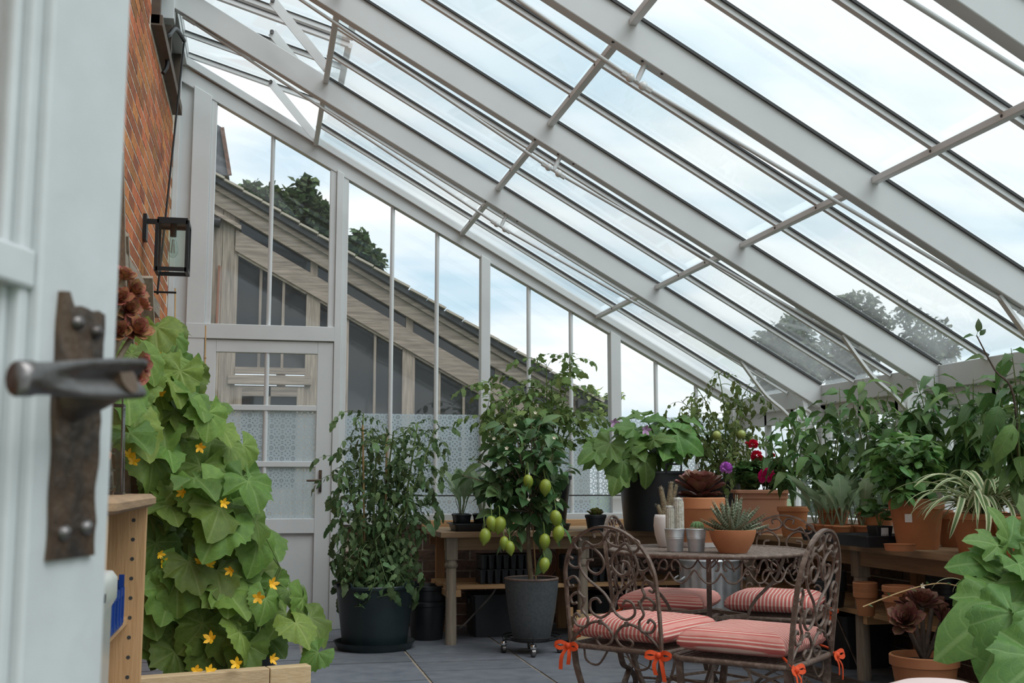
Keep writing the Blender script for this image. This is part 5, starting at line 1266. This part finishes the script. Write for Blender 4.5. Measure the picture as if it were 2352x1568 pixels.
# geranium trough
rr = random.Random(108)
q = gp(1741, 6.95, BZ); ge = root('geranium_trough', tuple(q), 'pale terracotta trough of geraniums with red and magenta flowers on the corner of the bench', 'plant')
m = MB(); w, dp_ = .155, .09
lp = lambda i, z: [V((q.x, q.y, 0))+Matrix.Rotation(-YAW, 3, 'Z') @ (v-V((q.x, q.y, 0))) for v in rrect(q.x-w+i, q.x+w-i, q.y-dp_+i, q.y+dp_-i, .02, BZ+z)]
loft(m, [lp(.022,0), lp(.012,.06), lp(.008,.205), lp(.002,.21), lp(.002,.238), lp(-.012,.242), lp(-.012,.258), lp(-.008,.262), lp(.002,.262), lp(.012,.24)]).build('trough', 'terracotta_pale', ge, smooth=35)
for px in (1700,1725,1750,1775,1795):
    branches(ge, gp(px, 6.95, BZ+.235), tips(rr, 5, px, 1082, 26, 34, 6.92, .08, .4), 'geranium', 4, .105, rr, 'green_stem', .004, .4, 0, .1, .8, .5, .4)
def bloom(par, c, R_, mat, rr, n=40):
    m = MB()
    for k in range(n):
        z = 1-1.7*k/n; r_ = math.sqrt(max(0, 1-z*z)); a = k*GA; d = V((r_*math.cos(a), r_*math.sin(a), z))
        for j in range(3): add_leaf(m, frame(V(c)+d*R_*.5, d+V((rr.uniform(-.7,.7), rr.uniform(-.7,.7), rr.uniform(-.7,.7))), d.orthogonal(), R_*.62), ovate(.34, .6, .6), 3, 1, .3, .2)
    m.build('flower_head', mat, par, smooth=180)
for px, py, r_, mt, d in ((1757,1094,.050,'magenta_petal',6.72),(1735,1048,.036,'red_petal',6.9),(1728,1021,.030,'red_petal',6.9),(1773,1046,.013,'red_petal',6.9),(1665,1075,.038,'violet_petal',6.8),(1713,1018,.010,'red_petal',6.9)):
    p = pp(px, py, d); bloom(ge, p, r_, mt, rr); MB().tube(cr([p, p.lerp(gp(max(px,1695), 6.95, BZ+.24), .5)+V((0,.02,.02)), gp(max(px,1695), 6.95, BZ+.235)], 4), .003, 5).build('flower_stalk', 'green_stem', ge)
# peppers along the front bench
PG = 'pepper plants on the front bench'
for seed, px, d, rt, tl_px, per, sz, mat, lab in (
    (111, 1815, 6.55, .09, [(1760,1000),(1790,960),(1830,930),(1770,1050),(1820,1010),(1850,980),(1800,1080)], 16, .105, 'terracotta', 'pepper plant furthest along the front bench, beside the geranium trough'),
    (112, 1905, 6.2, .09, [(1860,960),(1900,920),(1930,890),(1880,1020),(1940,960),(1890,1070),(1960,1010),(1840,1040)], 16, .115, 'terracotta', 'pepper plant rising behind the young brassica pots'),
    (113, 2000, 5.95, .10, [(1985,870),(2020,900),(2050,880),(1960,930),(2010,960),(2060,950),(1990,1040),(2040,1010)], 16, .12, 'terracotta', 'tall pepper plant behind the little priced pot, left of the basil'),
    (114, 2130, 5.75, .10, [(2110,880),(2150,860),(2180,900),(2090,940),(2160,950),(2140,1010),(2200,980)], 16, .125, 'terracotta', 'pepper plant directly behind the basil'),
    (115, 2245, 5.45, .11, [(2200,890),(2240,870),(2280,900),(2220,960),(2270,960),(2210,1030),(2260,1040),(2300,1000)], 16, .135, 'terracotta', 'pepper plant behind the spider plant'),
    (116, 2335, 4.75, .12, [(2330,800),(2350,850),(2300,900),(2345,930),(2310,980),(2380,960),(2390,880)], 14, .14, 'terracotta', 'tallest pepper plant at the right edge above the spider plant')):
    rr = random.Random(seed); o, b = potted('pepper_plant', px, d, rt, rt*.7, .17, mat, lab, BZ, group=PG)
    if b.x > 3.36: pass
    f = b+V((0,0,.12)); MB().tube([b-V((0,0,.01)), f], .008, 7).build('main_stem', 'green_stem', o, smooth=60)
    branches(o, f, [inside(pp(x, y, d+rr.uniform(-.12,.12))) for x, y in tl_px], 'pepper', per, sz, rr, 'green_stem', .0055, .15, .5, .1, .75, .5, .35)
    if seed == 116:
        tp = [pp(2255,765,4.7), pp(2325,905,4.7)]
        MB().tube(cr([f, pp(2330,910,4.7), pp(2290,850,4.7), pp(2252,770,4.7)], 6), [.007-.00025*i for i in range(19)], 6).build('branch', 'dark_stem', o, smooth=60)
        for x, y, dx_, dz_, s in ((2252,770,.2,.9,.075),(2250,772,-.9,.3,.055),(2256,775,.5,.7,.055),(2275,825,-.9,.35,.085),(2290,845,.8,.3,.03)): put('pepper', o, pp(x, y, 4.7), V((dx_, -.2, dz_)), s, rr, (0,-.6,.6), .3)
        for x, y, s in ((2275,990,.17),(2330,1000,.2),(2300,960,.17),(2345,1060,.18),(2260,1040,.16)): put('pepper', o, pp(x, y-45, 4.55), V((rr.uniform(-.5,.5), -.3, -.8)), s*1.1, rr, (0,-1,.3), .3)
# young brassicas in little clay pots on trays
rr = random.Random(120)
def flat_tray(px, d, w, l, label):
    q = gp(px, d, BZ); o = root('seed_tray', tuple(q), label, 'tray', 'black seed trays on the front bench'); m = MB(); tray_mesh(m, q.x-w/2, q.x+w/2, q.y-l/2, q.y+l/2, BZ, BZ+.055, .004, .015, .006, .01); m.build('tray', 'black_plastic', o, smooth=40); return q
ta = flat_tray(1915, 6.02, .24, .40, 'black seed tray holding the young brassica pots on the front bench')
tb2 = flat_tray(2000, 5.60, .27, .30, 'black seed tray beside the basil holding the priced pot')
k = 0
for i in range(2):
    for j in range(4):
        c = V((ta.x-.055+.115*i, ta.y-.145+.097*j, BZ+.008)); k += 1
        o = root('young_brassica', tuple(c), 'silvery young brassica in a small clay pot, %s row, %s from the near end' % (('outer','inner')[i], ('first','second','third','fourth')[j]), 'plant', 'young brassicas in small clay pots')
        pot(o, c, .045, .033, .08, 'terracotta', .005, .014, .012)
        for n in range(5):
            a = n*GA+k*.9; put('silver', o, c+V((0,0,.068)), V((math.cos(a)*.38, math.sin(a)*.38, 1)), rr.uniform(.18,.33), rr, (-math.cos(a), -math.sin(a), .4), .3)
c = gp(2010, 5.52, BZ+.008); o = root('herb_seedling', tuple(c), 'small leafy herb in a square black pot with a white price label', 'plant')
m = MB(); loft(m, [rrect(c.x-.036, c.x+.036, c.y-.036, c.y+.036, .01, BZ+.008), rrect(c.x-.047, c.x+.047, c.y-.047, c.y+.047, .01, BZ+.10), rrect(c.x-.042, c.x+.042, c.y-.042, c.y+.042, .01, BZ+.10), rrect(c.x-.040, c.x+.040, c.y-.040, c.y+.040, .01, BZ+.085)]).build('pot', 'black_plastic', o, smooth=40)
MB().poly([(c.x-.022, c.y-.0475, BZ+.045), (c.x+.016, c.y-.0475, BZ+.045), (c.x+.016, c.y-.0505, BZ+.092), (c.x-.022, c.y-.0505, BZ+.092)], (0,-1,0), .001).build('price_label', 'label_white', o)
def text(s, size, M, mat, par, name='lettering'):
    cv = bpy.data.curves.new('t', 'FONT'); cv.body = s; cv.size = size; cv.align_x = 'CENTER'; t = bpy.data.objects.new('t', cv); C.objects.link(t)
    me = bpy.data.meshes.new_from_object(t.evaluated_get(bpy.context.evaluated_depsgraph_get())); bpy.data.objects.remove(t); me.materials.clear(); me.materials.append(MT[mat]); return inst(name, me, par, M)
text('£2.50', .014, Matrix.Translation((c.x-.003, c.y-.0515, BZ+.052)) @ Matrix.Rotation(PI/2, 4, 'X'), 'print_black', o)
branches(o, c+V((0,0,.08)), tips(rr, 7, 2010, 1165, 45, 25, 5.5, .06, .4), 'basil', 5, .07, rr, 'green_stem', .003, .4, .2, .1, .8, .5, .4)
# basil
rr = random.Random(121)
o, b = potted('basil_plant', 2095, 5.36, .125, .092, .232, 'terracotta', 'bushy basil in a large orange plastic terracotta style pot on the front bench', BZ, .012, .05)
q = gp(2095, 5.36, BZ); dv_ = (V((0,0,0))-q); dv_.z = 0; dv_.normalize(); sd = V((-dv_.y, dv_.x, 0)); lc = q+dv_*.114+sd*-.036+V((0,0,.145))
MB().poly([lc-sd*.016+V((0,0,-.02)), lc+sd*.016+V((0,0,-.02)), lc+dv_*.004+sd*.016+V((0,0,.018)), lc+dv_*.004-sd*.016+V((0,0,.018))], dv_, .0015).build('price_label', 'label_white', o)
branches(o, b, tips(rr, 32, 2075, 1060, 85, 78, 5.36, .2, .35), 'basil', 9, .075, rr, 'green_stem', .004, .3, .1, .12, .85, .5, .45)
bulk(o, 'basil', tips(rr, 200, 2078, 1062, 84, 76, 5.36, .17, .5), .07, rr)
# spider plant with runners
rr = random.Random(122)
o, b = potted('spider_plant', 2246, 4.98, .14, .105, .175, 'terracotta', 'cream edged spider plant spilling from a terracotta pot on the front bench', BZ, .012, .03)
for k in range(95):
    a = k*GA; e = rr.uniform(.1,1.3); put('spider', o, b+V((rr.uniform(-.03,.03), rr.uniform(-.03,.03), 0)), V((math.cos(a)*math.cos(e*.4), math.sin(a)*math.cos(e*.4), rr.uniform(-.1,.5))), rr.uniform(.26,.5), rr, (0,0,1), .25, widen=1.5)
for px, dx_ in ((2190,-.5),(2215,-.2),(2300,.4),(2330,.7),(2240,.1)):
    put('spider_hang', o, pp(px, 1165, 4.86), V((dx_, -.8, .0)), rr.uniform(.3,.42), rr, (0,-.3,1), .2, widen=2.0)
for way in ([(2230,1180,4.85),(2235,1260,4.8),(2225,1340,4.75),(2140,1333,4.7),(2060,1350,4.65),(1965,1385,4.6)], [(2250,1180,4.85),(2262,1250,4.82),(2255,1360,4.78)], [(2300,1180,4.85),(2330,1260,4.8),(2345,1330,4.75)]):
    path = cr([pp(*w_) for w_ in way], 6); MB().tube(path, .0028, 5).build('runner', 'bamboo', o, smooth=60)
    if len(way) > 4:
        for j in range(14, len(path), 3): put('lemon', o, path[j], V((rr.uniform(-1,1), -.3, rr.uniform(-.2,1))), .022, rr)
        flower5('cream_petal', o, path[-10], (0,-1,.2), .014, rr)
for cx, cy, d in ((2215,1350,4.75),(2260,1370,4.75),(2320,1345,4.7)):
    for k in range(14): a = k*GA; put('spider', o, pp(cx, cy, d), V((math.cos(a), math.sin(a), rr.uniform(-.2,.4))), rr.uniform(.12,.2), rr, (0,0,1), .3)
for px, d, lab in ((2330, 5.3, 'terracotta pot behind the spider plant at the right edge'), (2180, 5.52, 'terracotta pot standing between basil and spider plant')):
    q = gp(px, d, BZ); q.x = min(q.x, 3.36); bare_pot((q.x, q.y, BZ), .09, .065, .16, 'terracotta', lab)
q = gp(2172, 5.02, BZ); saucer((q.x-.12, q.y+.22, BZ), .07, .03, 'terracotta', 'small empty terracotta saucer beside the basil pot')
# aeonium in floor pot
rr = random.Random(123)
o, b = potted('aeonium', 2098, 4.92, .142, .10, .275, 'terracotta', 'dark purple aeonium in a terracotta pot on the floor by the front bench', 0, .014, .045)
for px, py, d, ax, r_ in ((2062,1420,4.78,(-.5,-.7,.6),.095),(2098,1385,4.85,(.0,-.4,1),.10),(2140,1420,4.85,(.5,-.5,.7),.09),(2075,1385,5.02,(-.3,.3,1),.08),(2120,1390,5.02,(.5,.4,.8),.08)):
    p = pp(px, py, d); MB().tube(cr([b, b.lerp(p, .5)+V((0,0,-.01)), p], 4), .010, 7).build('stem', 'dark_stem', o, smooth=60); rosette(o, p, ax, r_, 'aeonium', rr, 30, .15, 1.0)
# foreground aubergine at bottom right
rr = random.Random(124)
q = gp(2400, 3.55); o = root('aubergine_plant', (q.x, q.y, 0), 'aubergine with very large jagged leaves in the bottom right corner', 'plant')
pot(o, q, .16, .12, .28, 'black_plastic', .012, .03)
b = q+V((0,0,.26)); tops = [pp(2265,1285,3.55), pp(2330,1260,3.6), pp(2345,1390,3.5), pp(2300,1240,3.65)]
for t_ in tops: MB().tube(cr([b, pp(2345,1470,3.5), b.lerp(t_, .7), t_], 5), [.011-.0004*i for i in range(16)], 7).build('stem', 'green_stem', o, smooth=60)
for px, py, d, dx_, dy_, dz_, s, kd in ((2290,1375,3.4,-.95,-.25,-.35,.36,'aubergine_broad'),(2300,1400,3.35,-.7,-.3,-.75,.33,'aubergine_broad'),(2352,1500,3.2,-.8,-.3,-.35,.36,'aubergine_broad'),(2262,1290,3.5,-.95,-.2,.15,.19,'aubergine_broad'),(2275,1250,3.5,-.8,-.2,.35,.17,'aubergine_broad'),(2300,1240,3.55,-.2,-.3,.8,.16,'aubergine_broad'),(2325,1240,3.55,.6,-.3,.5,.18,'aubergine_broad'),(2320,1290,3.45,.3,-.5,-.5,.2,'aubergine_broad'),(2340,1330,3.45,-.6,-.4,-.5,.22,'aubergine_broad'),(2270,1330,3.45,.7,-.3,-.2,.16,'aubergine_broad'),(2340,1420,3.35,.2,-.5,-.9,.2,'aubergine_broad'),(2290,1265,3.55,.4,-.2,.9,.12,'aubergine'),(2255,1300,3.5,-.6,-.1,-.6,.13,'aubergine'),(2350,1280,3.6,.2,-.2,.8,.18,'aubergine'),(2310,1350,3.5,-.3,-.2,.5,.14,'aubergine')):
    put(kd, o, pp(px, py, d), V((dx_, dy_, dz_)), s*(.68 if kd == 'aubergine_broad' else 1), rr, (.1,-.75,.65), .25)
# stemmed red aeonium by the near door
rr = random.Random(125)
q = gp(195, 2.55, .968); o = root('aeonium', tuple(q), 'tall red brown aeonium with stacked rosettes on the pine shelf by the near door', 'plant'); pot(o, q, .06, .045, .10, 'terracotta', .008, .02)
b = q+V((0,0,.08))
for px, py, d, ax, r_ in ((268,640,2.72,(.3,-.5,.8),.040),(288,672,2.76,(.7,-.6,.5),.046),(280,712,2.75,(.5,-.8,.3),.044),(300,765,2.75,(.5,-.75,.5),.052),(304,705,2.85,(.8,-.2,.6),.044),(306,842,2.8,(.9,-.5,.1),.046),(266,768,2.72,(0,-.9,.4),.042),(264,690,2.7,(.1,-.9,.5),.040),(300,868,2.75,(.6,-.8,.0),.040)):
    p = pp(px, py, d); MB().tube(cr([b, b.lerp(p, .6)+V((-.02,0,-.01)), p], 4), .007, 7).build('stem', 'woody_stem', o, smooth=60); rosette(o, p, ax, r_, 'aeonium_red', rr, 26, .25, 1.15, 1.35)
# ================================================================ things on the round table
rr = random.Random(130)
def spines(mb, c, r, h0, h1, n, L, rr, w=.0006, prof=None):
    for _ in range(n):
        a = rr.uniform(0, 2*PI); z = rr.uniform(h0, h1); R_ = prof(z) if prof else r
        d = V((math.cos(a), math.sin(a), rr.uniform(-.4,.6))); p = V(c)+V((R_*math.cos(a), R_*math.sin(a), z)); t = V((-math.sin(a), math.cos(a), 0))*w; l = L*rr.uniform(.5,1.2)
        mb.add([p-t, p+t, p+d*l+V((0,0,rr.uniform(-.3,.3)*l))], [(0,1,2)])
def colm(mb, c, r, h, ribs=14, n=56):
    loops = []
    for f in (0,.15,.4,.7,.85,.94,.985,1.0):
        q = math.sqrt(max(0, 1-max(0, (f-.80)/.2)**2)); loops.append([V(c)+V(((r*q*(1+.06*math.cos(ribs*2*PI*k/n))+.0005)*math.cos(2*PI*k/n), (r*q*(1+.06*math.cos(ribs*2*PI*k/n))+.0005)*math.sin(2*PI*k/n), h*f)) for k in range(n)])
    loft(mb, loops)
def tin(px, d, label, name='cactus'):
    q = gp(px, d, TZ); o = root(name, tuple(q), label, 'cactus')
    MB().lathe([(.001,0),(.031,0),(.032,.003),(.0365,.05),(.0378,.052),(.0372,.055),(.0385,.057),(.038,.061),(.041,.088),(.043,.090),(.041,.092),(.039,.088),(.034,.03)], 40, q).build('tin_pot', 'galvanised', o, smooth=35)
    MB().lathe([(.001,.082),(.039,.079)], 24, q).build('grit', 'gravel', o); return o, q+V((0,0,.08))
o, b = tin(1545, 4.66, 'woolly white double columned cactus in a small galvanised pot on the table')
for dx_, r_, h in ((-.0165,.0185,.115),(.0175,.0195,.148)):
    c = b+V((dx_*CYW, -dx_*SY, -.01)); m = MB(); colm(m, c, r_, h); cl = m.build('column', 'cactus_fuzz', o, smooth=60)
    m = MB(); spines(m, c, r_, .02, h*.85, 1500, .006, rr, .0004); spines(m, c+V((0,0,h*.86)), r_*.75, 0, h*.12, 900, .009, rr, .0004); stuff(m.build('wool', 'label_white', cl))
o, b = tin(1593, 4.64, 'round green ribbed cactus in a small galvanised pot on the table')
m = MB(); m.ball(b+V((0,0,.0)), .038, 20, 10, (1,1,.55)); m.v = [tuple(V(p)+V((0,0,.004*noise.noise(V(p)*160)))) for p in m.v]; m.build('pup_cluster', 'cactus_brown', o, smooth=180)
m = MB(); c = b+V((.006,0,.02)); loops = []
for j in range(1, 10):
    f = -PI/2+PI*j/10; loops.append([c+V((.025*math.cos(f)*(1+.13*math.cos(12*2*PI*k/60))*math.cos(2*PI*k/60), .025*math.cos(f)*(1+.13*math.cos(12*2*PI*k/60))*math.sin(2*PI*k/60), .022*math.sin(f))) for k in range(60)])
loft(m, loops).build('body', 'cactus_green', o, smooth=60)
m = MB(); spines(m, c, .027, -.015, .018, 220, .008, rr, .0007, lambda z: .027*math.sqrt(max(.05, 1-(z/.023)**2))); stuff(m.build('spines', 'cream_petal', o))
q = gp(1524, 4.98, TZ); o = root('cactus', tuple(q), 'knobbly brown branching cactus in an egg shaped white pot on the table', 'cactus')
MB().lathe([(.001,0),(.028,0),(.032,.004),(.046,.05),(.0515,.09),(.049,.125),(.045,.138),(.041,.139),(.041,.125),(.03,.02)], 40, q).build('egg_pot', 'white_ceramic', o, smooth=60)
MB().lathe([(.001,.128),(.042,.125)], 20, q).build('grit', 'gravel', o)
for px, py, r_ in ((1515,1118,.013),(1540,1105,.013),(1552,1112,.012),(1507,1158,.011),(1525,1150,.012)):
    p = pp(px, py, 4.98); bs = q+V((rr.uniform(-.015,.015), 0, .12)); pts_ = cr([bs, bs.lerp(p, .5), p], 6)
    m = MB().tube(pts_, [r_*(1-.5*(i/12)**4) for i in range(13)], 12); m.v = [tuple(V(v)*1+V((.003*noise.noise(V(v)*240), .003*noise.noise(V(v)*240+V((9,0,0))), 0))) for v in m.v]; ar = m.build('arm', 'cactus_brown', o, smooth=180)
    m = MB()
    for v in pts_[2:]: spines(m, v, r_*.9, -.006, .006, 28, .006, rr, .0006)
    stuff(m.build('spines', 'cream_petal', ar))
# aeonium pot
q = gp(1604, 5.03, TZ); 
o = root('aeonium', tuple(q), 'large bronze aeonium rosette in a terracotta pot on the table', 'plant')
pot(o, q+V((0,0,.012)), .108, .075, .20, 'terracotta', .010, .05); MB().lathe([(.001,0),(.095,0),(.10,.02),(.096,.02),(.09,.008),(.001,.008)], 36, q).build('foot_dish', 'white_ceramic', o, smooth=40)
c = q+V((0,0,.215)); MB().tube([q+V((0,0,.18)), c+V((0,0,.02))], .015, 8).build('stem', 'dark_stem', o)
rosette(o, c+V((0,0,.012)), (0,-.2,1), .138, 'aeonium', rr, 38, .20, 1.1, 1.12)
for k in range(12):
    a = k*GA; put('aeonium', o, c+V((0,0,-.004)), V((math.cos(a), math.sin(a), -.03+.12*rr.random())), .10, rr, (0,0,1), .2, widen=.7)
# aloe bowl
q = gp(1676, 4.58, TZ); o = root('aloe_bowl', tuple(q), 'banded partridge aloe in a shallow wooden looking terracotta bowl on the table', 'plant')
MB().lathe([(.001,0),(.055,0),(.058,.006),(.062,.012),(.082,.045),(.092,.078),(.0935,.090),(.090,.091),(.088,.078),(.06,.03)], 48, q).build('bowl', 'terracotta', o, smooth=50)
MB().lathe([(.001,.078),(.088,.074)], 28, q).build('grit', 'gravel', o)
c = q+V((0,0,.072))
for k in range(40):
    f = k/39; a = k*GA; el = .25+1.15*f**.8; put('aloe', o, c+V((.012*math.cos(a), .012*math.sin(a), .01*f)), V((math.cos(a)*math.cos(el), math.sin(a)*math.cos(el), math.sin(el))), rr.uniform(.095,.15), rr, V((-math.cos(a)*math.sin(el), -math.sin(a)*math.sin(el), math.cos(el))), .1)
for a, s in ((2.9,.09),(3.4,.08),(-.1,.11),(-.35,.1)): put('aloe', o, c+V((.05*math.cos(a), .05*math.sin(a), .004)), V((math.cos(a), math.sin(a), .2)), s, rr, (0,0,1), .3)
# padded stool poking in at the bottom right
q = gp(2118, 2.95); o = root('padded_stool', (q.x, q.y, 0), 'pale pink padded stool top just showing at the bottom right edge', 'stool')
loft(MB(), [[q+V((.14*r_*math.cos(2*PI*k/28), .12*r_*math.sin(2*PI*k/28), z)) for k in range(28)] for r_, z in ((.85,.40),(1,.42),(1,.455),(.92,.482),(.6,.496),(.1,.50))]).build('seat_pad', 'pink_cloth', o, smooth=60)
for k in range(4):
    g = PI/4+k*PI/2; MB().tube([q+V((.08*math.cos(g), .07*math.sin(g), .40)), q+V((.12*math.cos(g), .11*math.sin(g), 0))], .014, 8).build('leg', 'pine_z', o, smooth=50)
